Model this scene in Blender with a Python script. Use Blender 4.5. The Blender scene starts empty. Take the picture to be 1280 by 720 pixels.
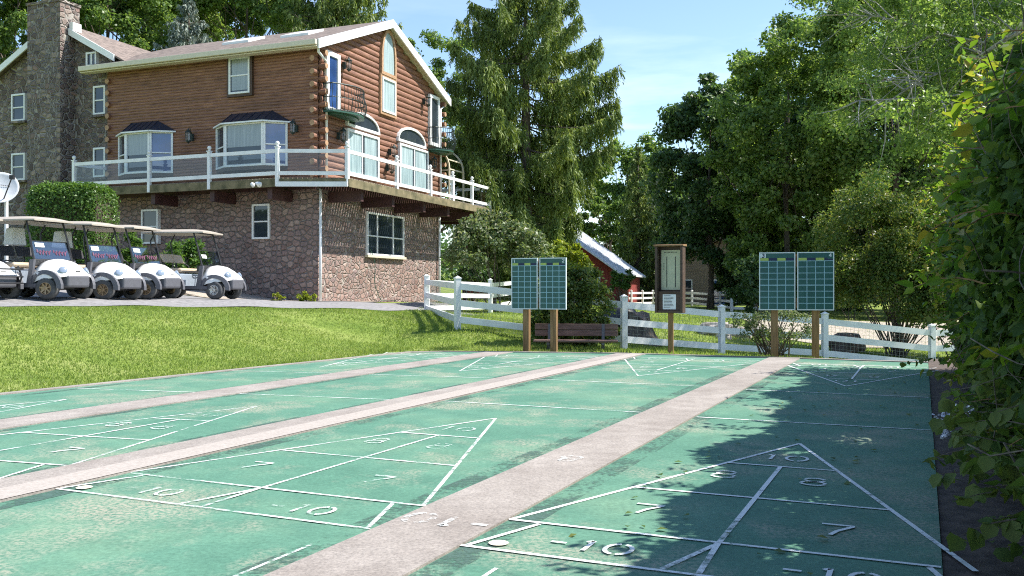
import bpy, math, random
import numpy as np
from mathutils import Vector, Matrix
R = math.radians
SC = bpy.context.scene
COL = SC.collection
# ---- camera model: eye at (0,0,H), looking along +Y, level ----
F, UC, V0, H = 1150.0, 640.0, 363.5, 1.2
def P(u, v, D):
    return Vector(((u-UC)/F*D, D, H-(v-V0)*D/F))
# ---- court frame: origin under the camera ----
CA = math.atan(514/1150.0); cc, cs = math.cos(CA), math.sin(CA)
def cw(X, Y, z=0.0): return (X*cc+Y*cs, -X*cs+Y*cc, z)
def wc(x, y): return (x*cc-y*cs, x*cs+y*cc)

# ---------------- objects ----------------
def tag(o, label=None, cat=None, group=None, kind=None):
    if label: o['label'] = label
    if cat: o['category'] = cat
    if group: o['group'] = group
    if kind: o['kind'] = kind
    return o
def empty(name, loc=(0,0,0), rz=0.0):
    o = bpy.data.objects.new(name, None); COL.objects.link(o)
    o.location = loc; o.rotation_euler = (0,0,rz); o.empty_display_size = .2
    return o
def kids(o): return [c for c in bpy.data.objects if c.parent == o]
def copy_tree(o, parent=None):
    c = o.copy(); COL.objects.link(c)
    if parent is not None: c.parent = parent
    for ch in kids(o): copy_tree(ch, c)
    return c

class MB:
    def __init__(s): s.v=[]; s.f=[]
    def quad(s,a,b,c,d):
        n=len(s.v); s.v+= [tuple(a),tuple(b),tuple(c),tuple(d)]; s.f.append((n,n+1,n+2,n+3)); return s
    def poly(s,pts):
        n=len(s.v); s.v+=[tuple(p) for p in pts]; s.f.append(tuple(range(n,n+len(pts)))); return s
    def hexa(s,p):   # 8 corners: bottom 4 ccw, top 4 ccw
        n=len(s.v); s.v+=[tuple(q) for q in p]
        for f in ((3,2,1,0),(4,5,6,7),(0,1,5,4),(1,2,6,5),(2,3,7,6),(3,0,4,7)): s.f.append(tuple(n+i for i in f))
        return s
    def box(s,x0,x1,y0,y1,z0,z1):
        x0,x1=sorted((x0,x1)); y0,y1=sorted((y0,y1)); z0,z1=sorted((z0,z1))
        return s.hexa([(x0,y0,z0),(x1,y0,z0),(x1,y1,z0),(x0,y1,z0),(x0,y0,z1),(x1,y0,z1),(x1,y1,z1),(x0,y1,z1)])
    def bar(s,p0,p1,w,h,up=(0,0,1)):
        p0=Vector(p0); p1=Vector(p1); d=(p1-p0).normalized(); up=Vector(up)
        if abs(d.dot(up))>.98: up=Vector((1,0,0))
        t=d.cross(up).normalized(); n=t.cross(d).normalized(); t*=w/2; n*=h/2
        return s.hexa([p0-t-n,p0+t-n,p1+t-n,p1-t-n,p0-t+n,p0+t+n,p1+t+n,p1-t+n])
    def prism(s,pts,vec):   # planar polygon extruded by vec
        n=len(s.v); k=len(pts); vec=Vector(vec)
        s.v+=[tuple(p) for p in pts]+[tuple(Vector(p)+vec) for p in pts]
        s.f.append(tuple(n+i for i in reversed(range(k)))); s.f.append(tuple(n+k+i for i in range(k)))
        for i in range(k):
            j=(i+1)%k; s.f.append((n+i,n+j,n+k+j,n+k+i))
        return s
    def tube(s,pts,rad,n=6,cap=True):
        pts=[Vector(p) for p in pts]; k=len(pts)
        if not hasattr(rad,'__len__'): rad=[rad]*k
        base=len(s.v); t=None
        for i,p in enumerate(pts):
            d=(pts[min(i+1,k-1)]-pts[max(i-1,0)])
            d=d.normalized() if d.length>1e-9 else Vector((0,0,1))
            if t is None:
                t=d.orthogonal().normalized()
            else:
                t=(t-d*t.dot(d)); t=t.normalized() if t.length>1e-6 else d.orthogonal().normalized()
            b=d.cross(t)
            for j in range(n):
                a=2*math.pi*j/n
                s.v.append(tuple(p+(t*math.cos(a)+b*math.sin(a))*rad[i]))
        for i in range(k-1):
            for j in range(n):
                q=(j+1)%n; s.f.append((base+i*n+j,base+i*n+q,base+(i+1)*n+q,base+(i+1)*n+j))
        if cap:
            s.f.append(tuple(base+j for j in reversed(range(n)))); s.f.append(tuple(base+(k-1)*n+j for j in range(n)))
        return s
    def lathe(s,prof,o=(0,0,0),ax=(0,0,1),n=12):   # prof: (r, h) along axis
        ax=Vector(ax).normalized(); t=ax.orthogonal().normalized(); b=ax.cross(t); o=Vector(o); base=len(s.v)
        for r,h in prof:
            for j in range(n):
                a=2*math.pi*j/n; s.v.append(tuple(o+ax*h+(t*math.cos(a)+b*math.sin(a))*max(r,1e-4)))
        for i in range(len(prof)-1):
            for j in range(n):
                q=(j+1)%n; s.f.append((base+i*n+j,base+i*n+q,base+(i+1)*n+q,base+(i+1)*n+j))
        return s
    def grid(s,fn,nu,nv):
        b=len(s.v)
        for i in range(nu+1):
            for j in range(nv+1): s.v.append(tuple(fn(i/nu,j/nv)))
        for i in range(nu):
            for j in range(nv):
                a=b+i*(nv+1)+j; s.f.append((a,a+nv+1,a+nv+2,a+1))
        return s
    def xform(s,M):
        s.v=[tuple(M@Vector(p)) for p in s.v]; return s
    def add(s,o):
        n=len(s.v); s.v+=o.v; s.f+=[tuple(n+i for i in f) for f in o.f]; return s
    def build(s,name,mat,parent=None,smooth=False,bevel=0,loc=None):
        me=bpy.data.meshes.new(name); me.from_pydata(s.v,[],s.f); me.validate(); me.update()
        me.materials.append(mat)
        if smooth: me.polygons.foreach_set('use_smooth',[True]*len(me.polygons))
        o=bpy.data.objects.new(name,me); COL.objects.link(o)
        if parent is not None: o.parent=parent
        if loc is not None: o.location=loc
        if bevel:
            m=o.modifiers.new('bevel','BEVEL'); m.width=bevel; m.segments=2; m.limit_method='ANGLE'; m.angle_limit=R(40)
        return o

def np_mesh(name, V, Fq, mat, parent=None, rnd=None, smooth=False):
    """V (n,3), Fq (m,k) index array"""
    V=np.asarray(V,dtype=np.float32); Fq=np.asarray(Fq,dtype=np.int32); m,k=Fq.shape
    me=bpy.data.meshes.new(name)
    me.vertices.add(len(V)); me.vertices.foreach_set('co',V.ravel())
    me.loops.add(m*k); me.loops.foreach_set('vertex_index',Fq.ravel())
    me.polygons.add(m); me.polygons.foreach_set('loop_start',np.arange(0,m*k,k,dtype=np.int32))
    me.update(calc_edges=True)
    if rnd is not None:
        a=me.attributes.new('rnd','FLOAT','FACE'); a.data.foreach_set('value',np.asarray(rnd,dtype=np.float32))
    if smooth: me.polygons.foreach_set('use_smooth',np.ones(m,dtype=bool))
    me.materials.append(mat)
    o=bpy.data.objects.new(name,me); COL.objects.link(o)
    if parent is not None: o.parent=parent
    return o

# ---------------- materials ----------------
def new_mat(name):
    m=bpy.data.materials.new(name); m.use_nodes=True; nt=m.node_tree; nt.nodes.clear()
    out=nt.nodes.new('ShaderNodeOutputMaterial'); b=nt.nodes.new('ShaderNodeBsdfPrincipled')
    nt.links.new(b.outputs[0],out.inputs[0])
    return m,nt,b,out
def N(nt,t,**k):
    n=nt.nodes.new(t)
    for a,v in k.items(): setattr(n,a,v)
    return n
def coords(nt, scale=(1,1,1), rot=(0,0,0)):
    tc=N(nt,'ShaderNodeTexCoord'); mp=N(nt,'ShaderNodeMapping')
    mp.inputs['Scale'].default_value=scale; mp.inputs['Rotation'].default_value=rot
    nt.links.new(tc.outputs['Object'],mp.inputs[0]); return mp.outputs[0]
def noise(nt,vec,scale,detail=4,rough=.55):
    n=N(nt,'ShaderNodeTexNoise'); n.inputs['Scale'].default_value=scale; n.inputs['Detail'].default_value=detail
    n.inputs['Roughness'].default_value=rough; nt.links.new(vec,n.inputs['Vector']); return n.outputs['Fac']
def ramp(nt,fac,stops):
    r=N(nt,'ShaderNodeValToRGB'); e=r.color_ramp.elements
    while len(e)<len(stops): e.new(.5)
    for i,(p,c) in enumerate(stops):
        e[i].position=p; e[i].color=(*c,1) if len(c)==3 else c
    nt.links.new(fac,r.inputs[0]); return r.outputs[0]
def step(nt,fac,a,b):
    m=N(nt,'ShaderNodeMapRange'); m.inputs['From Min'].default_value=a; m.inputs['From Max'].default_value=b
    nt.links.new(fac,m.inputs[0]); return m.outputs[0]
def mix(nt,fac,a,b,mode='MIX'):
    m=N(nt,'ShaderNodeMix',data_type='RGBA',blend_type=mode)
    for i,x in ((0,fac),(6,a),(7,b)):
        if hasattr(x,'links'): nt.links.new(x,m.inputs[i])
        elif isinstance(x,(int,float)): m.inputs[i].default_value=x
        else: m.inputs[i].default_value=(*x,1)
    return m.outputs[2]
def math_(nt,op,a,b=0.0):
    m=N(nt,'ShaderNodeMath',operation=op)
    for i,x in ((0,a),(1,b)):
        if hasattr(x,'links'): nt.links.new(x,m.inputs[i])
        else: m.inputs[i].default_value=x
    return m.outputs[0]
def bump(nt,b,h,strength=.4,dist=.02):
    n=N(nt,'ShaderNodeBump'); n.inputs['Strength'].default_value=strength; n.inputs['Distance'].default_value=dist
    nt.links.new(h,n.inputs['Height']); nt.links.new(n.outputs[0],b.inputs['Normal'])
def noisy(name,c1,c2,scale=6,rough=.6,bmp=.0,sc=(1,1,1),metal=0,detail=5,spec=.5,lo=.35,hi=.65):
    m,nt,b,o=new_mat(name); v=coords(nt,sc); f=noise(nt,v,scale,detail)
    nt.links.new(ramp(nt,f,[(lo,c1),(hi,c2)]),b.inputs['Base Color'])
    b.inputs['Roughness'].default_value=rough; b.inputs['Metallic'].default_value=metal
    b.inputs['Specular IOR Level'].default_value=spec
    if bmp: bump(nt,b,f,bmp,.02)
    return m
def leafmat(name,stops,trans=.3,rough=.45,tint=(1.6,1.6,.8),spec=.35):
    m,nt,b,o=new_mat(name)
    a=N(nt,'ShaderNodeAttribute',attribute_name='rnd')
    c=ramp(nt,a.outputs['Fac'],[(i/(len(stops)-1),s) for i,s in enumerate(stops)])
    nt.links.new(c,b.inputs['Base Color']); b.inputs['Roughness'].default_value=rough
    b.inputs['Specular IOR Level'].default_value=spec
    t=N(nt,'ShaderNodeBsdfTranslucent'); nt.links.new(mix(nt,1.0,c,tint,'MULTIPLY'),t.inputs[0])
    ms=N(nt,'ShaderNodeMixShader'); ms.inputs[0].default_value=trans
    nt.links.new(b.outputs[0],ms.inputs[1]); nt.links.new(t.outputs[0],ms.inputs[2]); nt.links.new(ms.outputs[0],o.inputs[0])
    return m
def stonemat(name,cols,mortar,scale,mw=.05):
    m,nt,b,o=new_mat(name); v=coords(nt,(1,1,1.35))
    nz=N(nt,'ShaderNodeTexNoise'); nz.inputs['Scale'].default_value=2.2; nt.links.new(v,nz.inputs['Vector'])
    vm=N(nt,'ShaderNodeMix',data_type='VECTOR'); vm.inputs[0].default_value=.06
    nt.links.new(v,vm.inputs[4]); nt.links.new(nz.outputs['Color'],vm.inputs[5]); vv=vm.outputs[1]
    v1=N(nt,'ShaderNodeTexVoronoi'); v2=N(nt,'ShaderNodeTexVoronoi',feature='DISTANCE_TO_EDGE')
    for q in (v1,v2):
        q.inputs['Scale'].default_value=scale; q.inputs['Randomness'].default_value=.85; nt.links.new(vv,q.inputs['Vector'])
    sep=N(nt,'ShaderNodeSeparateColor'); nt.links.new(v1.outputs['Color'],sep.inputs[0])
    c=ramp(nt,sep.outputs[0],[(i/(len(cols)-1),s) for i,s in enumerate(cols)])
    g=noise(nt,v,14,5); c=mix(nt,.55,c,ramp(nt,g,[(.3,(.55,.55,.55)),(.7,(1.3,1.3,1.3))]),'MULTIPLY')
    e=step(nt,v2.outputs['Distance'],mw*.5,mw)
    nt.links.new(mix(nt,e,mortar,c),b.inputs['Base Color']); b.inputs['Roughness'].default_value=.85
    hgt=math_(nt,'ADD',math_(nt,'MULTIPLY',step(nt,v2.outputs['Distance'],0,mw*2.2),1.0),math_(nt,'MULTIPLY',g,.5))
    bump(nt,b,hgt,1.0,.07); return m
def plain(name,c,rough=.5,metal=0,spec=.5):
    return noisy(name,tuple(x*.93 for x in c),tuple(min(1,x*1.05) for x in c),9,rough,0,metal=metal,spec=spec)
def glassmat(name,tint=(.03,.04,.05),ior=1.6,rough=.03):
    m,nt,b,o=new_mat(name); v=coords(nt); f=noise(nt,v,1.3,2)
    nt.links.new(ramp(nt,f,[(.3,tuple(x*.7 for x in tint)),(.7,tuple(x*1.4 for x in tint))]),b.inputs['Base Color'])
    b.inputs['Roughness'].default_value=rough; b.inputs['IOR'].default_value=ior
    bump(nt,b,noise(nt,v,1.8,1),.05,.03); return m
def clearglass(name,refl=.12,col=(.9,.95,.95)):
    m,nt,b,o=new_mat(name); nt.nodes.remove(b)
    t=N(nt,'ShaderNodeBsdfTransparent'); t.inputs[0].default_value=(*col,1)
    g=N(nt,'ShaderNodeBsdfGlossy'); g.inputs['Roughness'].default_value=.03
    ms=N(nt,'ShaderNodeMixShader'); ms.inputs[0].default_value=refl
    nt.links.new(t.outputs[0],ms.inputs[1]); nt.links.new(g.outputs[0],ms.inputs[2]); nt.links.new(ms.outputs[0],o.inputs[0]); return m

M={}
M['white']=plain('white_paint',(.78,.78,.77),.45)
M['vinyl']=noisy('white_vinyl',(.70,.70,.69),(.82,.82,.81),3,.4)
M['cream']=plain('cream_trim',(.62,.56,.42),.5)
M['black']=plain('black_plastic',(.02,.02,.022),.45)
M['iron']=plain('dark_iron',(.03,.045,.04),.5,.2)
M['greeniron']=plain('green_iron',(.03,.10,.07),.5,.1)
M['glass']=glassmat('window_glass')
M['skyglass']=glassmat('sky_painted_glass',(.03,.07,.20),2.0)  # blue of the mirrored sky is put into the base colour
M['blind']=noisy('window_blind',(.20,.235,.24),(.30,.34,.345),3,.2,sc=(6,6,.3),spec=.8)
M['curtain']=noisy('pale_curtain',(.22,.30,.32),(.45,.55,.56),5,.25,sc=(5,5,.15),spec=.8)
M['clear']=clearglass('clear_glass',.06)
M['wind']=clearglass('windshield_glass',.20,(.72,.78,.86))
M['roof']=noisy('brown_shingles',(.10,.078,.066),(.255,.20,.168),5,.9,.5,sc=(1,1,3),detail=8)
M['maroon']=noisy('maroon_beam',(.045,.018,.018),(.075,.03,.028),4,.6)
M['moss']=noisy('mossy_board',(.08,.075,.035),(.22,.18,.10),3,.9,.3,sc=(1,1,1),detail=8)
M['deckwood']=noisy('deck_boards',(.16,.13,.09),(.28,.23,.17),3,.8,.2)
M['bark']=noisy('grey_bark',(.06,.045,.035),(.17,.14,.11),5,.95,.6,sc=(3,3,.7))
M['palebark']=noisy('pale_grey_bark',(.20,.18,.16),(.40,.37,.34),5,.9,.4,sc=(3,3,3))
M['post']=noisy('treated_post',(.17,.09,.035),(.30,.18,.08),4,.75,.3,sc=(5,5,.6))
M['brownwood']=noisy('brown_stained_wood',(.05,.028,.018),(.09,.05,.032),4,.6,.25,sc=(1,5,5))
M['benchwood']=noisy('bench_plank',(.10,.055,.045),(.19,.115,.095),4,.65,.25,sc=(1,6,6))
def logmat():
    m,nt,b,o=new_mat('log_siding'); v=coords(nt,(.7,.7,12))
    f=noise(nt,v,3,7,.6); v2=coords(nt,(.35,.35,4.67)); g=noise(nt,v2,1.0,2)
    c=ramp(nt,f,[(.28,(.095,.040,.026)),(.5,(.215,.10,.062)),(.75,(.37,.195,.122))])
    c=mix(nt,.6,c,ramp(nt,g,[(.3,(.65,.62,.6)),(.7,(1.3,1.25,1.2))]),'MULTIPLY')
    nt.links.new(c,b.inputs['Base Color']); b.inputs['Roughness'].default_value=.6; bump(nt,b,f,.5,.03); return m
M['log']=logmat()
M['logend']=noisy('log_end_grain',(.30,.17,.09),(.46,.29,.17),14,.75,.2)
M['stone']=stonemat('red_fieldstone',[(.20,.125,.105),(.30,.20,.165),(.26,.175,.155),(.38,.275,.23),(.21,.15,.14),(.33,.22,.18)],(.37,.325,.285),4.4,.055)
M['darkstone']=stonemat('grey_fieldstone',[(.085,.062,.055),(.20,.145,.12),(.135,.115,.11),(.30,.235,.19),(.11,.08,.075),(.24,.16,.13)],(.33,.30,.26),4.2,.07)
M['asphalt']=noisy('faded_asphalt',(.17,.165,.165),(.27,.26,.262),9,.95,.3,detail=8)
M['gravel']=noisy('beige_gravel',(.22,.18,.14),(.52,.45,.38),26,.95,.8,detail=8,lo=.4,hi=.6)
M['rock']=noisy('pale_rock',(.20,.18,.16),(.46,.42,.38),5,.9,.6,detail=8)
M['darkrock']=noisy('dark_rock',(.06,.045,.04),(.15,.11,.095),5,.9,.6,detail=8)
def groundmat():
    m,nt,b,o=new_mat('lawn_ground'); v=coords(nt)
    f=noise(nt,v,1.1,6); g=noise(nt,v,14,6,.7)
    c=ramp(nt,f,[(.3,(.115,.18,.036)),(.5,(.175,.24,.056)),(.72,(.25,.29,.10))])
    c=mix(nt,.7,c,ramp(nt,g,[(.3,(.55,.55,.5)),(.7,(1.5,1.4,1.3))]),'MULTIPLY')
    nt.links.new(c,b.inputs['Base Color']); b.inputs['Roughness'].default_value=.95; b.inputs['Specular IOR Level'].default_value=.1
    bump(nt,b,g,.8,.03); return m
M['ground']=groundmat()
M['soil']=noisy('dark_soil',(.045,.034,.028),(.12,.088,.068),9,.95,.6,detail=8)
def courtmat():
    m,nt,b,o=new_mat('court_green_paint'); v=coords(nt)
    vs=coords(nt,(1.25,.95,1),(0,0,CA))
    f=noise(nt,v,.55,5,.6); g=noise(nt,v,38,5,.75); w=noise(nt,vs,1.0,7,.68); w2=noise(nt,v,.7,3)
    c=ramp(nt,f,[(.3,(.068,.178,.124)),(.5,(.092,.210,.148)),(.72,(.145,.255,.170))])
    c=mix(nt,.7,c,ramp(nt,g,[(.3,(.6,.62,.62)),(.7,(1.36,1.34,1.32))]),'MULTIPLY')
    c=mix(nt,.5,c,ramp(nt,noise(nt,v,3.5,6,.7),[(.35,(.74,.78,.78)),(.65,(1.25,1.2,1.18))]),'MULTIPLY')
    wear=math_(nt,'MULTIPLY',step(nt,math_(nt,'ADD',w,math_(nt,'MULTIPLY',math_(nt,'SUBTRACT',w2,.5),.5)),.50,.66),step(nt,g,.44,.56))
    c=mix(nt,math_(nt,'MULTIPLY',wear,.82),c,(.36,.32,.25))
    nt.links.new(c,b.inputs['Base Color']); b.inputs['Roughness'].default_value=.75; b.inputs['Specular IOR Level'].default_value=.25
    bump(nt,b,g,.25,.008); return m
M['court']=courtmat()
def concretemat():
    m,nt,b,o=new_mat('worn_concrete'); v=coords(nt)
    f=noise(nt,v,1.2,6,.6); g=noise(nt,v,60,4,.8); k=noise(nt,v,5,6,.7)
    c=ramp(nt,f,[(.3,(.225,.195,.172)),(.7,(.325,.292,.262))])
    c=mix(nt,.8,c,ramp(nt,g,[(.33,(.55,.55,.56)),(.5,(1,1,1)),(.68,(1.35,1.35,1.35))]),'MULTIPLY')
    c=mix(nt,.5,c,ramp(nt,k,[(.35,(.75,.73,.72)),(.65,(1.2,1.2,1.2))]),'MULTIPLY')
    nt.links.new(c,b.inputs['Base Color']); b.inputs['Roughness'].default_value=.9; bump(nt,b,g,.4,.006); return m
M['concrete']=concretemat()
def paintmat(name,lo,hi,col=(.74,.76,.74)):
    m,nt,b,o=new_mat(name); v=coords(nt)
    b.inputs['Base Color'].default_value=(*col,1); b.inputs['Roughness'].default_value=.7
    g=noise(nt,v,24,6,.75); k=noise(nt,v,1.6,4,.6)
    a=step(nt,math_(nt,'ADD',math_(nt,'MULTIPLY',g,.6),math_(nt,'MULTIPLY',k,.5)),lo,hi)
    t=N(nt,'ShaderNodeBsdfTransparent'); ms=N(nt,'ShaderNodeMixShader')
    nt.links.new(a,ms.inputs[0]); nt.links.new(t.outputs[0],ms.inputs[1]); nt.links.new(b.outputs[0],ms.inputs[2]); nt.links.new(ms.outputs[0],o.inputs[0]); return m
M['paint']=paintmat('white_line_paint',.39,.53)
M['wornpaint']=paintmat('worn_line_paint',.48,.62)
M['midpaint']=paintmat('faded_line_paint',.45,.60)
M['dot']=plain('cream_spot_paint',(.78,.74,.55),.6)
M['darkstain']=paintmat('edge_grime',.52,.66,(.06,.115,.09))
# ================= terrain =================
CT=[]
def ctl(u,D,z): CT.append(((u-UC)/F*D,D,z))
for u,D,z in ((0,18.5,.84),(-150,17,.86),(110,19.6,.82),(250,21.4,.78),(390,23.4,.72),(530,26,.66),
    (0,20.3,1.03),(81,20.8,1.03),(200,23.2,.985),(281,24.4,.955),(340,28,.86),(398,30.2,.82),(480,34.5,.78),(550,39.3,.74),(450,28,.72),
    (200,31,1.2),(135,32.5,1.5),(60,31,1.9),(0,29,2.1),(-120,29,2.4),(35,25.5,1.35),(140,27,1.2),(-60,24,1.3),(-150,21,1.1),
    (572,21,.39),(533,27,.437),(613,32.5,.42),(676,20.6,.12),(780,20.3,-.1),(902,21.7,-.34),(1031,22,-.515),(1160,22.5,-.82),(1280,24,-.8),
    (640,26,.25),(700,30,.15),(850,35,.09),(780,30,.05),(865,66,.1),(760,66,.1),(920,58,0),(950,30,-.25),(1090,28,-.55),(1090,45,-.4),(1250,50,-.3),
    (300,45,1.5),(0,50,3.5),(-300,40,3),(600,60,.6),(400,70,3),(700,110,2),(900,120,2),(1200,90,1),(0,120,8),(1500,100,2),(640,250,10),(0,250,16),(1280,250,10)):
    ctl(u,D,z)
for x,y,z in ((3,4,0),(6,8,-.05),(9,14,-.3),(5,-6,0),(-15,5,.5),(-14,12,.8),(-18,16,.95),(-8,-5,.1),(12,4,0),(60,20,0),(-60,20,3),(-40,0,1),(40,-20,0),(10,18,-.6)): CT.append((x,y,z))
CTA=np.array(CT)
def sstep(t): t=np.clip(t,0,1); return t*t*(3-2*t)
def terrain(x,y):
    x=np.asarray(x,dtype=float); y=np.asarray(y,dtype=float); sh=x.shape; x=x.ravel(); y=y.ravel()
    num=np.zeros_like(x); den=np.zeros_like(x); dist=np.sqrt(x*x+y*y)
    for px,py,pz in CTA:
        w=1/((x-px)**2+(y-py)**2+.6+.0*dist)**1.7; num+=w*pz; den+=w
    z=num/den
    X=x*cc-y*cs; Y=x*cs+y*cc
    dl=np.maximum(-9.75-X,0); dr=np.maximum(X-.3,0); dy=np.maximum(Y-16.9,0)
    k=sstep(np.sqrt((dl/5.2)**2+(dy/2.3)**2+(dr/6)**2))
    z=z*k
    inside=(dl+dr+dy)<=0
    z=np.where(inside,-.07,z-.02*(1-k))
    return z.reshape(sh)
def tz(x,y): return float(terrain(np.array([x]),np.array([y]))[0])
def axis(a,b,st,far):
    m=list(np.arange(a,b+1e-6,st)); s=st; lo=[]; hi=[]; p=a
    while p>-far: s*=1.3; p-=s; lo.append(p)
    p=b; s=st
    while p<far: s*=1.3; p+=s; hi.append(p)
    return np.array(lo[::-1]+m+hi)
gx_=axis(-22,18,.5,700); gy_=axis(-2,46,.5,700)
XX,YY=np.meshgrid(gx_,gy_,indexing='ij'); ZZ=terrain(XX,YY)
nx,ny=XX.shape; idx=np.arange(nx*ny).reshape(nx,ny)
FQ=np.stack([idx[:-1,:-1],idx[1:,:-1],idx[1:,1:],idx[:-1,1:]],-1).reshape(-1,4)
ground=np_mesh('ground',np.stack([XX,YY,ZZ],-1).reshape(-1,3),FQ,M['ground'],smooth=True); tag(ground,kind='structure',label='mown green lawn and ground around the courts')
def drape(name,near,far,mat,nu=60,nv=12,off=.03,label=None):
    near=[Vector((*p,0)) for p in near]; far=[Vector((*p,0)) for p in far]
    def at(L,t):
        k=t*(len(L)-1); i=min(int(k),len(L)-2); return L[i].lerp(L[i+1],k-i)
    V=[]
    for i in range(nu+1):
        a=at(near,i/nu); b=at(far,i/nu)
        for j in range(nv+1): V.append(a.lerp(b,j/nv))
    A=np.array([(p.x,p.y) for p in V]); z=terrain(A[:,0],A[:,1])+off
    ii=np.arange((nu+1)*(nv+1)).reshape(nu+1,nv+1)
    Fq=np.stack([ii[:-1,:-1],ii[1:,:-1],ii[1:,1:],ii[:-1,1:]],-1).reshape(-1,4)
    o=np_mesh(name,np.column_stack([A,z]),Fq,mat,smooth=True); return tag(o,kind='structure',label=label)
RN=[(-24,5.5),(-14,15),(-10.3,18.5),(-6.4,22.2),(-2.9,25.8),(-1.6,27.3),(-.9,28.4)]
RF=[(-29,9),(-18.5,19.0),(-14.1,22.5),(-10.2,26.2),(-6.1,29.9),(-4.0,33),(-2.6,36)]
road=drape('road',RN,RF,M['asphalt'],120,20,.035,'faded grey asphalt drive in front of the stone house')
drape('gravel_bed',[(-13.5,23.3),(-10.2,26.5),(-6.3,30.1),(-2.7,38.5)],[(-17.0,33.0),(-13,33.4),(-6.5,30.9),(-3.1,39)],M['gravel'],60,12,.045,'beige gravel bank at the foot of the stone wall')
drape('gravel_drive',[(8.2,28),(13,27.5),(18,28),(26,28)],[(9.5,42),(15,42),(22,42),(34,42)],M['gravel'],40,14,.04,'pale gravel drive beyond the fence')
def flat(name,pts,z,mat,parent=None,t=0):
    m=MB(); m.poly([cw(X,Y,z) for X,Y in pts]); return m.build(name,mat,parent)
# ================= courts =================
YN,YF=-4.0,16.8
lanes=[dict(x=(-1.982,.076),tip=7.50,base=4.39,dead=8.68,dead2=11.33,tip2=12.25,sh=0.0,cx=-.885,hw=1.09),
       dict(x=(-4.775,-2.517),tip=7.83,base=4.48,dead=8.80,dead2=11.5,tip2=12.55,sh=-.01,cx=-3.665,hw=1.125),
       dict(x=(-7.275,-5.33),tip=7.63,base=4.40,dead=8.58,dead2=11.3,tip2=12.2,sh=.11,cx=-6.31,hw=.97),
       dict(x=(-9.5,-7.795),tip=7.25,base=4.15,dead=8.26,dead2=11.0,tip2=11.9,sh=.15,cx=-8.62,hw=.86)]
def lanemesh(pts,z,zb):
    m=MB(); m.prism([cw(X,Y,zb) for X,Y in pts],(0,0,z-zb)); return m
outl=[[(-1.982,YN),(.076,YN),(.076,16.75),(-1.982,16.85)],
      [(-4.775,YN),(-2.517,YN),(-2.517,16.9),(-4.775,16.85)],
      [(-7.275,YN),(-5.33,YN),(-5.33,16.8),(-6.4,16.6),(-7.275,16.35)],
      [(-9.72,YN),(-7.795,YN),(-7.795,16.2),(-8.6,15.9),(-9.08,15.5),(-9.42,11.5),(-9.69,7.0)]]
laneO=[]
lab=['green painted shuffleboard lane half in the hedge shadow','green painted shuffleboard lane between the two widest concrete strips','green painted shuffleboard lane with pale worn patches, third from the hedge','green painted shuffleboard lane along the lawn edge']
for p,l in zip(outl,lab):
    o=lanemesh(p,.0,-.2).build('court_lane',M['court']); tag(o,l,kind='structure'); laneO.append(o)
strips=[[(-2.515,YN),(-1.984,YN),(-1.984,16.85),(-2.515,16.9)],[(-5.328,YN),(-4.777,YN),(-4.777,16.85),(-5.328,16.8)],[(-7.793,YN),(-7.277,YN),(-7.277,16.35),(-7.793,16.2)]]
for p,l in zip(strips,('bare concrete strip nearest the hedge','bare concrete strip in the middle of the courts','bare concrete strip nearest the lawn')):
    o=lanemesh(p,.012,-.2).build('concrete_strip',M['concrete']); tag(o,l,kind='structure')
o=lanemesh([(-9.86,YN),(-9.723,YN),(-9.693,7.0),(-9.423,11.5),(-9.083,15.5),(-8.6,15.904),(-7.795,16.204),(-5.33,16.804),(-4.775,16.854),(-2.5,16.905),(.08,16.755),(.08,16.9),(-2.5,17.02),(-5.4,16.94),(-7.9,16.32),(-8.68,16.02),(-9.2,15.6),(-9.54,11.5),(-9.82,7.0)],.015,-.2).build('court_kerb',M['concrete']); tag(o,'thin concrete edging between court and lawn',kind='structure')
def drape_poly():
    pass
sm=MB(); sm.grid(lambda a,b: cw(.079+a*2.2,-4+b*22,-.012+.05*a),6,40); o=sm.build('soil_bed',M['soil']); tag(o,'dark bare soil under the hedge',kind='structure')
def stroke(m,a,b,w=.026,z=.004):
    ax,ay=a; bx,by=b; dx,dy=bx-ax,by-ay; L=math.hypot(dx,dy) or 1; nx_,ny_=-dy/L*w/2,dx/L*w/2
    m.quad(cw(ax+nx_,ay+ny_,z),cw(ax-nx_,ay-ny_,z),cw(bx-nx_,by-ny_,z),cw(bx+nx_,by+ny_,z))
def arcpts(x,y,rx,ry,a0,a1,n=10): return [(x+rx*math.cos(R(a0+(a1-a0)*i/n)),y+ry*math.sin(R(a0+(a1-a0)*i/n))) for i in range(n+1)]
def pl(m,pts,w,z):
    for a,b in zip(pts,pts[1:]): stroke(m,a,b,w,z)
def glyph(m,ch,x,y,h,z,w=.03,flip=False):
    g=MB(); s=h
    L=[]
    if ch=='1': L=[[(0,-.5),(0,.5)],[(0,.5),(-.16,.34)]]
    if ch=='0': L=[arcpts(0,0,.36,.5,100,260),arcpts(0,0,.36,.5,-80,80)]
    if ch=='7': L=[[(-.36,.47),(.36,.47)],[(.33,.42),(.02,-.1),(-.1,-.5)]]
    if ch=='8': L=[arcpts(0,.25,.27,.24,20,165),arcpts(0,.25,.27,.24,195,345),arcpts(0,-.25,.33,.26,10,172),arcpts(0,-.25,.33,.26,190,350)]
    if ch=='-': L=[[(-.25,0),(.2,0)]]
    sg=-1 if flip else 1
    for q in L: pl(m,[(x+sg*a*s,y+sg*b*s) for a,b in q],w,z)
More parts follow.
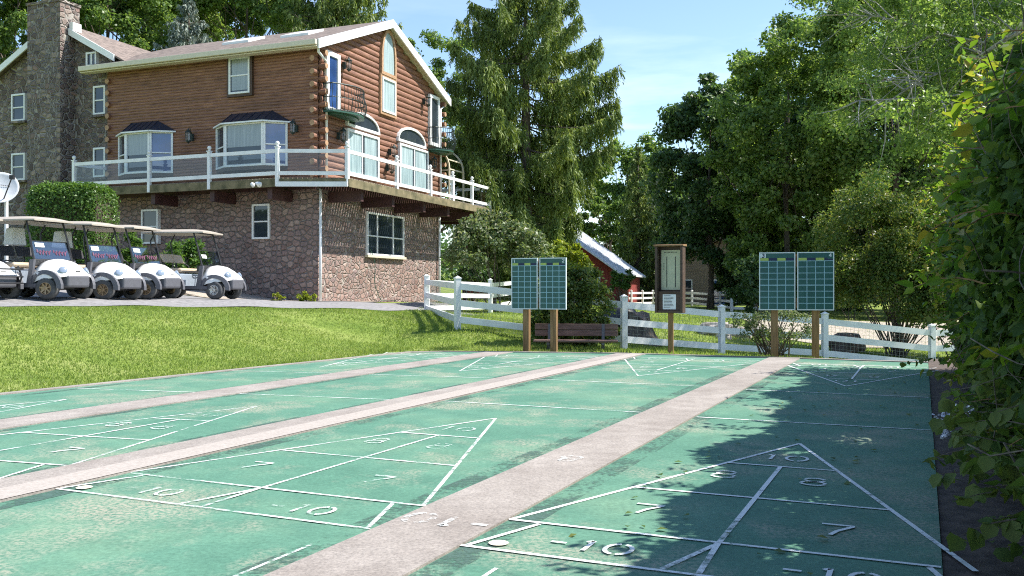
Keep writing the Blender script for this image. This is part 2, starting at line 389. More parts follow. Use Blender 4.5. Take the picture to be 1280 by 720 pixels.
for i,(d,o) in enumerate(zip(lanes,laneO)):
    m=MB(); g=MB(); cx,hw=d['cx'],d['hw']; x0,x1=d['x']; x0+=.02; x1-=.02; sh=d['sh']
    S=lambda X,Y: (X,Y+sh*(X-cx))
    wd=.028 if i==0 else .025
    for far in (0,1):
        if not far: tip,base=d['tip'],d['base']; q=lambda t: base+(tip-base)*t
        else: tip=d['tip2']; base=tip+3.0; q=lambda t: base+(tip-base)*t
        L=abs(tip-base); off=base-(.54 if not far else -.5)
        mm=m
        stroke(mm,S(cx,tip),S(cx-hw,base),wd); stroke(mm,S(cx,tip),S(cx+hw,base),wd,.0045)
        for t in (1/3.,2/3.): stroke(mm,S(cx-hw*(1-t),q(t)),S(cx+hw*(1-t),q(t)),wd,.005)
        stroke(mm,S(cx,q(2/3.)),S(cx,base),wd,.0055)
        e1=max(x0,cx-hw-.02); e2=min(x1+.0,cx+hw+.02)
        stroke(mm,S(cx-hw,base),S(cx+hw if i else .07,base),wd,.006); stroke(mm,S(cx-hw-.03,off),S(min(cx+hw+.03,x1),off),wd,.006)
        sg=1 if not far else -1
        stroke(mm,S(cx-hw+.18,base-.03*sg),S(cx-hw+.02,off+.02*sg),wd,.0065); stroke(mm,S(cx+hw-.18,base-.03*sg),S(cx+hw-.02,off+.02*sg),wd,.0065)
        stroke(mm,S(cx,base-.02*sg),S(cx-.14,off+.02*sg),wd,.0065); stroke(mm,S(cx,base-.02*sg),S(cx+.02,off+.02*sg),wd,.007)
        fl=bool(far)
        def put(t,dx,txt,h):
            X=cx+dx; Y=q(t); X,Y=S(X,Y); n=len(txt); k=h*.95*(1 if not fl else -1)
            for j,ch in enumerate(txt): glyph(g,ch,X+(j-(n-1)/2)*k*.9,Y,h,.0075,.023,fl)
        put(.775,-.02,'10',.2); put(.53,-hw*.27,'8',.22); put(.525,hw*.24,'8',.22)
        put(.165,-hw*.46,'7',.22); put(.15,hw*.45,'7',.22)
        put(-.1,-hw*.5,'-10',.17); put(-.1,hw*.48,'-10',.17)
    stroke(m,S(x0,d['dead']),S(x1,d['dead']),wd,.005); stroke(m,S(x0,d['dead2']),S(x1,d['dead2']),wd,.005)
    w_=MB(); stroke(w_,(x1-.1 if i else x0+.28,YN),(x1-.1 if i else x0+.28,3.6),.02,.0035); w_.build('old_line_trace',M['wornpaint'],o)
    m.build('painted_lines',M['paint' if i==0 else 'midpaint'],o); g.build('painted_numbers',M['paint'] if i==0 else M['wornpaint'],o)
    if i<2:
        k=MB(); X,Y=(cx-hw+.14,d['base']-.44); k.poly([cw(X+.048*math.cos(a),Y+.048*math.sin(a),.008) for a in np.linspace(0,2*math.pi,24,endpoint=False)]); k.build('painted_spot',M['dot'],o)
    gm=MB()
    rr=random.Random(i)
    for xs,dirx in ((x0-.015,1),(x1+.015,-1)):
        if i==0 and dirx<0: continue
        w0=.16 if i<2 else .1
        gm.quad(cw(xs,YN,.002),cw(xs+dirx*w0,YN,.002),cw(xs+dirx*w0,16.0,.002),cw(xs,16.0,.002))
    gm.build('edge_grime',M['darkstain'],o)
stripO=[o for o in COL.objects if o.name.startswith('concrete_strip')]
g=MB()
for X,Y,t,h in ((-2.23,4.19,'01-',.2),(-2.28,6.1,'8',.2)):
    for j,ch in enumerate(t): glyph(g,ch,X+(j-(len(t)-1)/2)*.17,Y,h,.0165,.034,True)
g.build('worn_paint_marks',M['wornpaint'],stripO[0])
# seam of lighter concrete in the middle strip
k=MB(); k.quad(cw(-5.05,YN,.0165),cw(-4.78,YN,.0165),cw(-4.78,16.8,.0165),cw(-5.05,16.8,.0165)); 
mm,nt,b,o_=new_mat('pale_concrete'); v=coords(nt); f=noise(nt,v,40,5,.75); nt.links.new(ramp(nt,f,[(.3,(.27,.235,.205)),(.7,(.43,.385,.345))]),b.inputs['Base Color']); b.inputs['Roughness'].default_value=.9
k.build('pale_concrete_band',mm,stripO[1])
# ================= house =================
PH=R(21.6); Hc=Vector((-6.46,30.7,0)); HAX=Vector((math.cos(PH),-math.sin(PH),0)); HAY=Vector((math.sin(PH),math.cos(PH),0)); HB=.6
def gx(u,v,x0=0.0):   # point of a wall parallel to the gable: (y, z)
    d=Vector(((u-UC)/F,1,-(v-V0)/F)); t=(x0+Hc.dot(HAX))/d.dot(HAX); p=d*t; q=p-Hc; q.z=0
    return q.dot(HAY), p.z+H-HB
def fy(u,v,y0=0.0):   # point of a wall parallel to the long front: (x, z)
    d=Vector(((u-UC)/F,1,-(v-V0)/F)); t=(y0+Hc.dot(HAY))/d.dot(HAY); p=d*t; q=p-Hc; q.z=0
    return q.dot(HAX), p.z+H-HB
house=empty('log_house',(Hc.x,Hc.y,HB),-PH)
tag(house,'large log house on a fieldstone base with a wrap-around white railed deck','house')
ZL=4.75-HB          # bottom of log part
def topz(y): return 11.42-HB-.398*abs(y-4.45)
XW=-9.15; YE=9.28
# -- stone base (two faces + back) --
m=MB(); m.box(XW,-.05,.06,YE-.05,-.6,ZL+.02); m.build('stone_base',M['stone'],house)
# -- log walls --
pitch=.214; r=.117
def logrow(m,p0,p1,out,zc,seg=6,pitch=.214,bul=.055):
    p0=Vector(p0);p1=Vector(p1);out=Vector(out); n=len(m.v)
    for k in range(seg+1):
        a=-math.pi/2+math.pi*k/seg; off=out*(math.cos(a)*bul)+Vector((0,0,math.sin(a)*pitch/2))
        m.v.append(tuple(p0+off+Vector((0,0,zc)))); m.v.append(tuple(p1+off+Vector((0,0,zc))))
    for k in range(seg): m.f.append((n+2*k,n+2*k+1,n+2*k+3,n+2*k+2))
mf=MB(); mg=MB(); z=ZL+pitch/2; k=0; LE=[]
zf_=ZL+.0535
while zf_<topz(0)-.1: logrow(mf,(XW,0,0),(0,0,0),(0,-1,0),zf_,4,.107,.024); zf_+=.107
while z<topz(4.45)-.2:
    hw=(11.42-HB-.22-z)/.398
    y0=max(0,4.45-hw); y1=min(YE,4.45+hw)
    if y1>y0+.1: logrow(mg,(0,y1,0),(0,y0,0),(1,0,0),z)
    if z<topz(0)-.2:
        if k%2==0: LE+=[[(-.2,.09,z),(.27,.09,z)],[(-.2,YE-.09,z),(.27,YE-.09,z)]]
        else: LE+=[[(-.09,.2,z),(-.09,-.25,z)],[(XW+.09,.2,z),(XW+.09,-.14,z)]]
    z+=pitch; k+=1
mf.build('front_log_wall',M['log'],house,True); mg.build('gable_log_wall',M['log'],house,True)
for q in LE:
    ge=MB().tube(q,.098,10).build('log_end',M['log'],house); ge.data.materials.append(M['logend'])
    for p in ge.data.polygons:
        if len(p.vertices)>4: p.material_index=1
m=MB(); m.prism([(-.02,.02,ZL),(-.02,YE,ZL),(-.02,YE,topz(YE)-.2),(-.02,4.45,topz(4.45)-.2),(-.02,.02,topz(0)-.2)],(XW+.05,0,0)); m.build('inner_wall',M['brownwood'],house)
# -- roof --
XO=.36; XL=XW-.75
m=MB()
def slab(m,y0,y1,x0,x1,t=.2):
    m.hexa([(x0,y0,topz(y0)-t),(x1,y0,topz(y0)-t),(x1,y1,topz(y1)-t),(x0,y1,topz(y1)-t),(x0,y0,topz(y0)),(x1,y0,topz(y0)),(x1,y1,topz(y1)),(x0,y1,topz(y1))])
slab(m,-.52,4.45,XL,XO,.06); slab(m,4.45,9.5,XL,XO,.06)
roof=m.build('roof',M['roof'],house)
m=MB()
for y0,y1 in ((-.52,4.45),(4.45,9.5)):
    m.hexa([(XL,y0,topz(y0)-.2),(XO-.03,y0,topz(y0)-.2),(XO-.03,y1,topz(y1)-.2),(XL,y1,topz(y1)-.2),(XL,y0,topz(y0)-.065),(XO-.03,y0,topz(y0)-.065),(XO-.03,y1,topz(y1)-.065),(XL,y1,topz(y1)-.065)])
m.build('soffit',M['cream'],roof)
m=MB()
for y0,y1 in ((-.54,4.45),(4.45,9.52)):
    m.hexa([(XO-.03,y0,topz(y0)-.30),(XO+.02,y0,topz(y0)-.30),(XO+.02,y1,topz(y1)-.30),(XO-.03,y1,topz(y1)-.30),(XO-.03,y0,topz(y0)+.015),(XO+.02,y0,topz(y0)+.015),(XO+.02,y1,topz(y1)+.015),(XO-.03,y1,topz(y1)+.015)])
m.build('bargeboard',M['white'],roof)
m=MB(); zz=topz(-.52)
m.box(XL,XO-.04,-.68,-.525,zz-.20,zz-.02); m.box(XL,XO-.04,-.6,-.3,zz-.25,zz-.21); m.build('gutter',M['cream'],roof,bevel=.02)
for u in (281,355):
    x,_=fy(u,45,1.5); m=MB(); zc=topz(1.6)
    def sk(dx0,dx1,y0,y1,h0,h1): m.hexa([(x+dx0,y0,topz(y0)+h0),(x+dx1,y0,topz(y0)+h0),(x+dx1,y1,topz(y1)+h0),(x+dx0,y1,topz(y1)+h0),(x+dx0,y0,topz(y0)+h1),(x+dx1,y0,topz(y0)+h1),(x+dx1,y1,topz(y1)+h1),(x+dx0,y1,topz(y1)+h1)])
    sk(-.45,.75,1.9,2.9,-.02,.09); s=m.build('skylight',M['vinyl'],roof); m=MB(); sk(-.41,.71,1.93,2.87,.141,.17); m.build('skylight_pane',M['skyglass'],s) if False else None
# -- stone wing with gable --
WY=.22; WX0,WX1,WR=-15.6,XW-.02,-11.75
def wtop(x): return 11.5-HB-.54*abs(x-WR)
m=MB(); m.prism([(WX0,WY,-.6),(WX1,WY,-.6),(WX1,WY,wtop(WX1)-.15),(WR,WY,wtop(WR)-.15),(WX0,WY,wtop(WX0)-.15)],(0,11,0)); m.build('stone_wing_wall',M['darkstone'],house)
m=MB()
for x0,x1 in ((WX0-.3,WR),(WR,-8.2)):
    m.hexa([(x0,WY-.3,wtop(x0)-.07),(x1,WY-.3,wtop(x1)-.07),(x1,11.5,wtop(x1)-.07),(x0,11.5,wtop(x0)-.07),(x0,WY-.3,wtop(x0)),(x1,WY-.3,wtop(x1)),(x1,11.5,wtop(x1)),(x0,11.5,wtop(x0))])
wr=m.build('wing_roof',M['roof'],house)
m=MB()
for x0,x1 in ((WX0-.3,WR),(WR,-8.75)):
    m.hexa([(x0,WY-.34,wtop(x0)-.24),(x1,WY-.34,wtop(x1)-.24),(x1,WY-.29,wtop(x1)-.24),(x0,WY-.29,wtop(x0)-.24),(x0,WY-.34,wtop(x0)+.012),(x1,WY-.34,wtop(x1)+.012),(x1,WY-.29,wtop(x1)+.012),(x0,WY-.29,wtop(x0)+.012)])
m.build('wing_bargeboard',M['white'],wr)
m=MB(); cx0,_=fy(35,100,-.45); cx1,_=fy(76,100,-.45)
m.box(cx0,cx1,-.48,.42,-.6,12.0-HB); m.box(cx0-.04,cx1+.04,-.52,.46,12.0-HB,12.1-HB)
ch=m.build('chimney',M['darkstone'],house)
m=MB()
m.lathe([(.0,0),(.14,0),(.14,.35),(.17,.36),(.17,.42),(.0,.43)],(cx0+.45,0,12.1-HB)); m.lathe([(0,0),(.14,0),(.14,.45),(.17,.46),(.17,.52),(0,.53)],(cx1-.4,0,12.1-HB)); m.build('chimney_pot',M['cream'],ch,True)
m=MB(); rr=random.Random(4)
for i in range(90):
    x=rr.uniform(cx0+.1,cx1-.1); z0=rr.uniform(1.5,11); pts=[]
    L=rr.uniform(.3,.9)
    for k in range(6): pts.append((x,-.486,z0+L*k/5)); x+=rr.uniform(-.09,.09)
    m.tube(pts,.009,4)
m.build('dead_ivy_stems',M['palebark'],ch)
m=MB(); m.box(cx1+.04,cx1+.22,-.1,.3,wtop(cx1)-.1,wtop(cx1)+.22); m.build('chimney_flashing',M['white'],ch)
# -- windows --
def MAP(plane,off):
    return (lambda a,d,z:(a,off-d,z)) if plane=='f' else (lambda a,d,z:(off+d,a,z))
def mbox(m,T,a0,a1,d0,d1,z0,z1):
    p=T(a0,d0,z0); q=T(a1,d1,z1); m.box(p[0],q[0],p[1],q[1],p[2],q[2])
def window(plane,off,a0,a1,z0,z1,rails=(.5,),mull=(),fw=.07,pane='glass',sill=None,name='window',curt=None,d=(-.04,.155),label=None,trim=None):
    a0,a1=sorted((a0,a1)); z0,z1=sorted((z0,z1)); T=MAP(plane,off); m=MB(); d0,d1=d
    mbox(m,T,a0,a0+fw,d0,d1,z0,z1); mbox(m,T,a1-fw,a1,d0,d1,z0,z1); mbox(m,T,a0+fw,a1-fw,d0,d1,z0,z0+fw); mbox(m,T,a0+fw,a1-fw,d0,d1,z1-fw,z1)
    for t in rails:
        zc=z0+(z1-z0)*t; mbox(m,T,a0+fw,a1-fw,d0+.01,d1-.02,zc-.025,zc+.025)
    for t in mull:
        ac=a0+(a1-a0)*t; mbox(m,T,ac-.035,ac+.035,d0+.01,d1-.015,z0+fw,z1-fw)
    w=m.build(name,M['white'],house,bevel=.008)
    if label: w['label']=label
    m=MB(); mbox(m,T,a0+fw*.5,a1-fw*.5,d0,d1-.05,z0+fw*.5,z1-fw*.5); m.build('pane',M[pane],w)
    if curt:
        for (ca,cb,za,zb,mt) in curt:
            m=MB(); mbox(m,T,a0+(a1-a0)*ca,a0+(a1-a0)*cb,d1-.052,d1-.045,z0+(z1-z0)*za,z0+(z1-z0)*zb); m.build('curtain',M[mt],w)
    if sill:
        m=MB(); mbox(m,T,a0-.06,a1+.06,d0,d1+.06,z0-.09,z0-.003); m.build('sill',M[sill],w)
    if trim:
        m=MB(); t=trim[1]
        mbox(m,T,a0-t,a0-.002,d0,d1-.03,z0-t,z1+t); mbox(m,T,a1+.002,a1+t,d0,d1-.03,z0-t,z1+t); mbox(m,T,a0,a1,d0,d1-.03,z1+.002,z1+t); mbox(m,T,a0,a1,d0,d1-.03,z0-t,z0-.002)
        m.build('trim',M[trim[0]],w)
    return w
def fwin(u0,v0,u1,v1,off=0,**k):
    vm=(v0+v1)/2; um=(u0+u1)/2; x0,_=fy(u0,vm,off); x1,_=fy(u1,vm,off); _,za=fy(um,v0,off); _,zb=fy(um,v1,off); return window('f',off,x0,x1,zb,za,**k)
def gwin(u0,v0,u1,v1,off=0,**k):
    vm=(v0+v1)/2; um=(u0+u1)/2; y0,_=gx(u0,vm,off); y1,_=gx(u1,vm,off); _,za=gx(um,v0,off); _,zb=gx(um,v1,off); return window('g',off,y0,y1,zb,za,**k)
fwin(289,72,315,118,curt=[(.12,.88,.1,.95,'blind')],trim=('brownwood',.09))
for q in ((18,118,35,152),(18,192,35,226),(120,108,135,144),(120,185,135,222)): fwin(*q,off=WY,sill='darkstone')
fwin(111,66,124,84,off=WY,rails=(),mull=(.5,),sill='darkstone')
fwin(180,262,201,305,off=.06,sill=None); fwin(316,255,338,299,off=.06,d=(-.04,.07))
gwin(457,268,503,320,off=-.05,rails=(.45,),mull=(.27,.7),sill='cream',d=(-.04,.09))
gwin(404,66,421,141,rails=(),fw=.16,pane='skyglass',name='balcony_door'); gwin(534,120,546,183,rails=(),fw=.14,name='balcony_door')
gwin(430,166,470,222,rails=(),mull=(.46,),fw=.10,name='sliding_door',curt=[(.05,.45,.03,.97,'curtain'),(.55,.93,.03,.97,'curtain')])
gwin(496,184,532,237,rails=(),mull=(.5,),fw=.09,name='sliding_door',curt=[(.06,.45,.03,.97,'curtain'),(.55,.93,.03,.97,'curtain')])
# leaded gable windows
y0,za=gx(474,96); y1,zb=gx(491,145); ym=(y0+y1)/2
_,z1=gx(482,99); _,z0=gx(482,142); T=MAP('g',0)
window('g',0,y0,y1,z0,z1,rails=(),fw=.08,pane='curtain',name='leaded_window',trim=('logend',.1))
_,zp=gx(483,38); _,zs=gx(482,96)
def arch(w0,w1,zb,zt,kind,n=14):
    c=(w0+w1)/2; hw=(w1-w0)/2; pts=[(w0,zb)]
    hgt=min(zt-zb,hw*2.4) if kind=='lancet' else zt-zb
    zs_=zt-hgt
    if kind=='lancet': pts.append((w0,zs_))
    for i in range(1,n):
        t=i/n; a=math.pi*(1-t); pts.append((c+hw*math.cos(a),zs_+hgt*(math.sin(a)**(.8 if kind=='lancet' else .9))))
    if kind=='lancet': pts.append((w1,zs_))
    pts.append((w1,zb)); return pts
def archwin(w0,w1,zb,zt,kind,pane,fw,name,fm='white'):
    w0,w1=sorted((w0,w1))
    o=arch(w0,w1,zb,zt,kind); i_=arch(w0+fw,w1-fw,zb+fw,zt-fw,kind); m=MB(); n=len(o)
    for k in range(n):
        j=(k+1)%n
        A,B,C_,D_=o[k],o[j],i_[j],i_[k]
        m.hexa([(-.04,A[0],A[1]),(-.04,B[0],B[1]),(-.04,C_[0],C_[1]),(-.04,D_[0],D_[1]),(.15,A[0],A[1]),(.15,B[0],B[1]),(.15,C_[0],C_[1]),(.15,D_[0],D_[1])])
    w=m.build(name,M[fm],house); m=MB(); m.prism([(-.04,a,b) for a,b in arch(w0+fw*.5,w1-fw*.5,zb+fw*.5,zt-fw*.5,kind)],(.14,0,0)); m.build('pane',M[pane],w); return w
lw=archwin(y0-.05,y1+.05,zs,zp,'lancet','curtain',.12,'lancet_window','logend')
m=MB()
for base,top in ((z0,z1),(zs,zp-.4)):
    s=.11
    for k in range(-12,30):
        a=base+k*s*1.6
        for sg in (1,-1):
            p=[(y0+.1,a),(y1-.1,a+sg*(y1-y0-.2)*1.6)]
            if min(p[0][1],p[1][1])>base+.08 and max(p[0][1],p[1][1])<top-.05: m.bar((.108,p[0][0],p[0][1]),(.108,p[1][0],p[1][1]),.008,.006,(1,0,0))
m.build('lead_lattice',M['white'],lw)
ya,_=gx(430,165); yb,_=gx(471,165); _,zt=gx(450,141); _,zb_=gx(450,163); archwin(ya,yb,zb_,zt,'fan','glass',.09,'fanlight')
ya,_=gx(494,182); yb,_=gx(529,182); _,zt=gx(511,160); _,zb_=gx(511,181); archwin(ya,yb,zb_,zt,'fan','glass',.09,'fanlight')
# -- bay windows on the long front --
def bay(u0,u1,u2,u3,vt,vb,dp):
    xa,_=fy(u0,180,0); xd,_=fy(u3,180,0); xb,_=fy(u1,180,-dp); xc,_=fy(u2,180,-dp)
    um=(u1+u2)/2; _,zt=fy(um,vt,-dp); _,zb=fy(um,vb,-dp)
    pl_=[(xa,-.02),(xb,-dp),(xc,-dp),(xd,-.02)]
    m=MB(); m.prism([(x,y,zb-.12) for x,y in pl_],(0,0,.12)); w=m.build('bay_window',M['brownwood'],house)
    fr=MB(); gl=MB(); bl=MB()
    for k in range(3):
        (x0,y0_),(x1,y1_)=pl_[k],pl_[k+1]; d=Vector((x1-x0,y1_-y0_,0)); L=d.length; d/=L; n=Vector((d.y,-d.x,0))
        if n.y>0: n=-n
        def bb(mm,a0,a1,dd0,dd1,z0,z1):
            o=Vector((x0,y0_,0)); q=[o+d*a0+n*dd0,o+d*a1+n*dd0,o+d*a1+n*dd1,o+d*a0+n*dd1]
            mm.hexa([(p.x,p.y,z0) for p in q]+[(p.x,p.y,z1) for p in q])
        f=.075
        bb(fr,0,f,-.06,.03,zb,zt); bb(fr,L-f,L,-.06,.03,zb,zt); bb(fr,f,L-f,-.06,.03,zb,zb+f); bb(fr,f,L-f,-.06,.03,zt-f,zt)
        if k!=1: bb(fr,f,L-f,-.05,.02,zb+(zt-zb)*.47,zb+(zt-zb)*.47+.05)
        if k==1: bb(bl,f,L-f,-.028,-.018,zb+(zt-zb)*.45,zt-f)
        g2=MB(); bb(g2,f,L-f,-.06,-.03,zb+f,zt-f)
        g2.build('pane',M['glass' if k!=2 else 'skyglass'],w)
    fr.build('bay_frame',M['white'],w,bevel=.01); bl.build('blind',M['blind'],w)
    m=MB(); t=zt+.02; ov=.12; zr=zt+.42
    pe=[(xa-ov,-.02,t),(xb-ov*.5,-dp-ov,t),(xc+ov*.5,-dp-ov,t),(xd+ov,-.02,t)]; pr=[(xb-.05,-.06,zr),(xc+.05,-.06,zr)]
    m.quad(pe[1],pe[2],pr[1],pr[0]); m.poly([pe[0],pe[1],pr[0]]); m.poly([pe[2],pe[3],pr[1]]); m.poly([pe[0],pe[3],pe[2],pe[1]])
    for k in range(6):
        t_=k/5; a=Vector(pe[1]).lerp(Vector(pe[2]),t_); b=Vector(pr[0]).lerp(Vector(pr[1]),t_); m.bar(a,b,.025,.03)
    m.build('bay_roof',M['navy'],w)
    m=MB()
    for a,b in zip(pe,pe[1:]): m.bar(Vector(a)-Vector((0,0,.03)),Vector(b)-Vector((0,0,.03)),.05,.05)
    m.build('bay_fascia',M['white'],w)
M['navy']=plain('dark_metal_roof',(.025,.03,.05),.4,.2)
bay(149,157,187,217,165,217,.42); bay(271,281,329,360,153,208,.5)
# -- lanterns --
def lantern(p,out):
    p=Vector(p); o=Vector(out); m=MB(); c=p+o*.2
    m.tube([p+Vector((0,0,.02)),p+o*.1+Vector((0,0,.30)),c+Vector((0,0,.26))],.013,5); m.box(p.x-.05,p.x+.05,p.y-.05,p.y+.05,p.z-.12,p.z+.12)
    m.lathe([(.005,.30),(.03,.24),(.11,.17),(.12,.15),(.09,.15)],c,(0,0,1),6); m.lathe([(.09,-.14),(.08,-.18),(.02,-.22),(.005,-.26)],c,(0,0,1),6)
    for k in range(6):
        a=k*math.pi/3; m.tube([c+Vector((.1*math.cos(a),.1*math.sin(a),.15)),c+Vector((.085*math.cos(a),.085*math.sin(a),-.15))],.009,4)
    l=m.build('wall_lantern',M['iron'],house); m=MB(); m.lathe([(.08,.15),(.07,-.14)],c,(0,0,1),6); m.build('lantern_glass',M['clear'],l)
for u,v in ((241,172),(371,161)): x,z=fy(u,v,-.05); lantern((x,-.08,z),(0,-1,0))
for u,v in ((429,82),(529,127),(422,170),(486,190),(537,204),(483,210)): y,z=gx(u,v,.05); lantern((.08,y,z),(1,0,0))
# -- downspouts --
m=MB(); m.tube([(.2,-.3,topz(-.52)-.2),(.2,-.3,topz(-.52)-.35),(.13,.28,topz(0)-.75),(.13,.28,ZL+.1)],.045,8); m.build('downspout',M['white'],house,True); m=MB(); m.tube([(.06,.03,ZL-.15),(.06,.03,-.1)],.05,8); m.build('downspout',M['white'],house,True); m=MB()
m.tube([(.2,9.4,topz(9.4)-.3),(.13,9.0,topz(9)-.7),(.13,9.0,ZL)],.045,8); m.build('downspout',M['white'],house,True); m=MB(); m.tube([(.05,9.05,ZL-.3),(.05,9.05,-.1)],.05,8); m.build('downspout',M['white'],house,True)
# -- juliet balconies --
def balcony(u0,u1,v,dep,ht=.95):
    y0,zf=gx(u0,v,0); y1,_=gx(u1,v,0); fl=MB()
    pts=[]; n=16
    for k in range(n+1):
        t=k/n; pts.append((dep*(.55+.45*math.sin(math.pi*t)),y0+(y1-y0)*t))
    pts2=[(.09,y0)]+pts+[(.09,y1)]
    fl.prism([(x,y,zf) for x,y in pts2],(0,0,.06)); fl.prism([(.09+(x-.09)*.75,ym_+(y-ym_)*.8,zf-.05) for x,y in pts2 for ym_ in ((y0+y1)/2,)],(0,0,.049))
    b=fl.build('juliet_balcony',M['greeniron'],house)
    rl=MB()
    for h_ in (.08,.5,ht): rl.tube([(x,y,zf+h_) for x,y in pts2],.016 if h_<ht else .024,5)
    L=[]
    for a,c in zip(pts2,pts2[1:]):
        d=math.hypot(c[0]-a[0],c[1]-a[1]); k=max(1,int(d/.09))
        for i in range(k): L.append((a[0]+(c[0]-a[0])*i/k,a[1]+(c[1]-a[1])*i/k))
    yc=(y0+y1)/2
    for x,y in L:
        dx,dy=x-.1,(y-yc); q=math.hypot(dx,dy) or 1; ox,oy=dx/q,dy/q
        rl.tube([(x+ox*e,y+oy*e,zf+.06+(ht-.06)*t) for t,e in ((0,0),(.15,.05),(.32,.10),(.5,.09),(.7,.02),(.85,.0),(1,0))],.010,4)
    rl.build('balcony_railing',M['iron'],b)
y_,_=gx(405,140); balcony(401,441,140,.85); balcony(532,552,188,.85)
# -- deck --
DZ=4.87-HB
DP=[(-9.28,-1.33),(-.72,-1.27),(1.42,-.41),(1.42,11.4)]
deckm=MB(); 
rr=random.Random(2)
y=-.38
# gable side boards run out from the wall
while y<11.35:
    x1=1.40; x0=-.02 if y<YE else -2.2
    if y>=-.38: deckm.box(x0+.12,x1,y,y+.128,DZ-.03,DZ)
    y+=.158
x=-9.25
while x<1.35:
    ye=-1.26 if x<-.74 else -1.26+(x+.74)*(.86/2.14)
    y1=-.10 if x<.0 else -.4
    if ye+.03<y1: deckm.box(x,x+.128,ye+.02,y1,DZ-.034,DZ-.001)
    x+=.145
deck=deckm.build('deck',M['deckwood'],house)
m=MB()
for a,b in zip(DP,DP[1:]):
    m.bar((a[0],a[1],DZ-.17),(b[0],b[1],DZ-.17),.04,.26)
m.bar((1.42,11.4,DZ-.17),(-2.2,11.4,DZ-.17),.04,.26); m.bar((-9.28,-1.33,DZ-.17),(-9.28,.1,DZ-.17),.04,.26)
m.build('deck_fascia',M['moss'],deck)
m=MB(); m.box(-9.2,0,-.2,-.12,DZ-.28,DZ-.04); m.box(.1,.18,0,11.3,DZ-.28,DZ-.04); 
for yy in (.7,1.05): m.box(yy-.02,yy+.02,-.3,11.3,DZ-.16,DZ-.04)
m.box(-9.2,-.3,-.75,-.71,DZ-.16,DZ-.04)
m.build('deck_joists',M['maroon'],deck)
m=MB(); m.prism([(-.72,-1.33,DZ-.30),(1.42,-.47,DZ-.30),(1.42,-.50,DZ-.30),(-.72,-1.36,DZ-.30)],(0,0,.16)); m.build('galvanised_gutter',M['vinyl'],deck)
for u,v in ((452,243),(491,250),(530,258),(560,265),(590,271),(610,278)):
    y,_=gx(u,v,1.2); m=MB(); m.box(-.1 if y<YE else -2,1.22,y-.09,y+.09,DZ-.66,DZ-.30); m.build('deck_beam',M['maroon'],deck)
for u,v in ((192,247),(266,242),(338,238)):
    x,_=fy(u,v,-1.05); m=MB(); m.box(x-.09,x+.09,-1.08,.1,DZ-.66,DZ-.30); m.build('deck_beam',M['maroon'],deck)
y,_=gx(610,278,1.2); m=MB(); m.box(.0,.16,y-.08,y+.08,-1.0,DZ-.66); m.box(-.9,-.75,9.5,9.65,-1,DZ-.3); m.build('deck_support_post',M['maroon'],deck)
posts=[]
for u in (93,187,262,347): posts.append((fy(u,210,-1.27)[0],-1.28))
posts.append((1.36,-.40))
for u in (496,538,566,590,612.5): posts.append((1.37,gx(u,220,1.37)[0]))
posts+= [(-.4,11.35),(-2.1,11.35)]
chain=[(-9.24,.0)]+posts
ml=MB()
for i,(x,y) in enumerate(posts):
    if x>-2.05 or y<5:
        m=MB(); m.box(x-.055,x+.055,y-.055,y+.055,DZ-.28,DZ+.98); m.box(x-.075,x+.075,y-.075,y+.075,DZ+.98,DZ+1.01)
        m.lathe([(.001,0),(.04,.01),(.035,.03),(.06,.06),(.07,.10),(.055,.145),(.02,.165),(.001,.17)],(x,y,DZ+1.01),n=10); m.build('railing_post',M['vinyl'],deck)
for a,b in zip(chain,chain[1:]):
    p=Vector((*a,0)); q=Vector((*b,0)); m=MB()
    m.bar(p+Vector((0,0,DZ+.86)),q+Vector((0,0,DZ+.86)),.06,.12); m.bar(p+Vector((0,0,DZ+.14)),q+Vector((0,0,DZ+.14)),.05,.12); m.build('railing_rail',M['vinyl'],deck)
    m=MB(); m.quad(p+Vector((0,0,DZ+.2)),q+Vector((0,0,DZ+.2)),q+Vector((0,0,DZ+.8)),p+Vector((0,0,DZ+.8))); m.build('glass_panel',M['clear'],deck)
# flood light under the deck, hose bib
x,z=fy(323,230,-1.33); m=MB(); m.lathe([(.03,0),(.09,.05),(.08,.12),(.01,.13)],(x-.08,-1.42,z),(-.5,-.6,-.5),10); m.lathe([(.03,0),(.09,.05),(.08,.12),(.01,.13)],(x+.1,-1.42,z),(.5,-.6,-.5),10); m.box(x-.06,x+.06,-1.42,-1.3,z-.03,z+.06); m.build('floodlight',M['vinyl'],deck,True)
# -- sunroom at the far end --
m=MB(); prof=[]
for k in range(9):
    a=math.pi/2*k/8; prof.append((1.35*math.sin(a),DZ+1.55+1.1*math.cos(a)))
prof.append((1.35,DZ))
SX=-.9
for yy in (9.45,10.9):
    for a,b in zip(prof,prof[1:]): m.bar((SX+a[0]*.9,yy,a[1]),(SX+b[0]*.9,yy,b[1]),.07,.07,(0,1,0))
for t in (0,3,6,8,9):
    a=prof[t]; m.bar((SX+a[0]*.9,9.45,a[1]),(SX+a[0]*.9,10.9,a[1]),.05,.05)
m.bar((SX,9.45,DZ+1.5),(SX+1.2,9.45,DZ+1.5),.06,.06); m.bar((SX+.5,9.45,DZ),(SX+.5,9.45,DZ+2.5),.06,.06)
su=m.build('sunroom',M['cream'],house); m=MB()
for a,b in zip(prof,prof[1:]): m.quad((SX+a[0]*.9,9.48,a[1]),(SX+b[0]*.9,9.48,b[1]),(SX+b[0]*.9,10.9,b[1]),(SX+a[0]*.9,10.9,a[1]))
m.build('sunroom_glass',M['clear'],su)
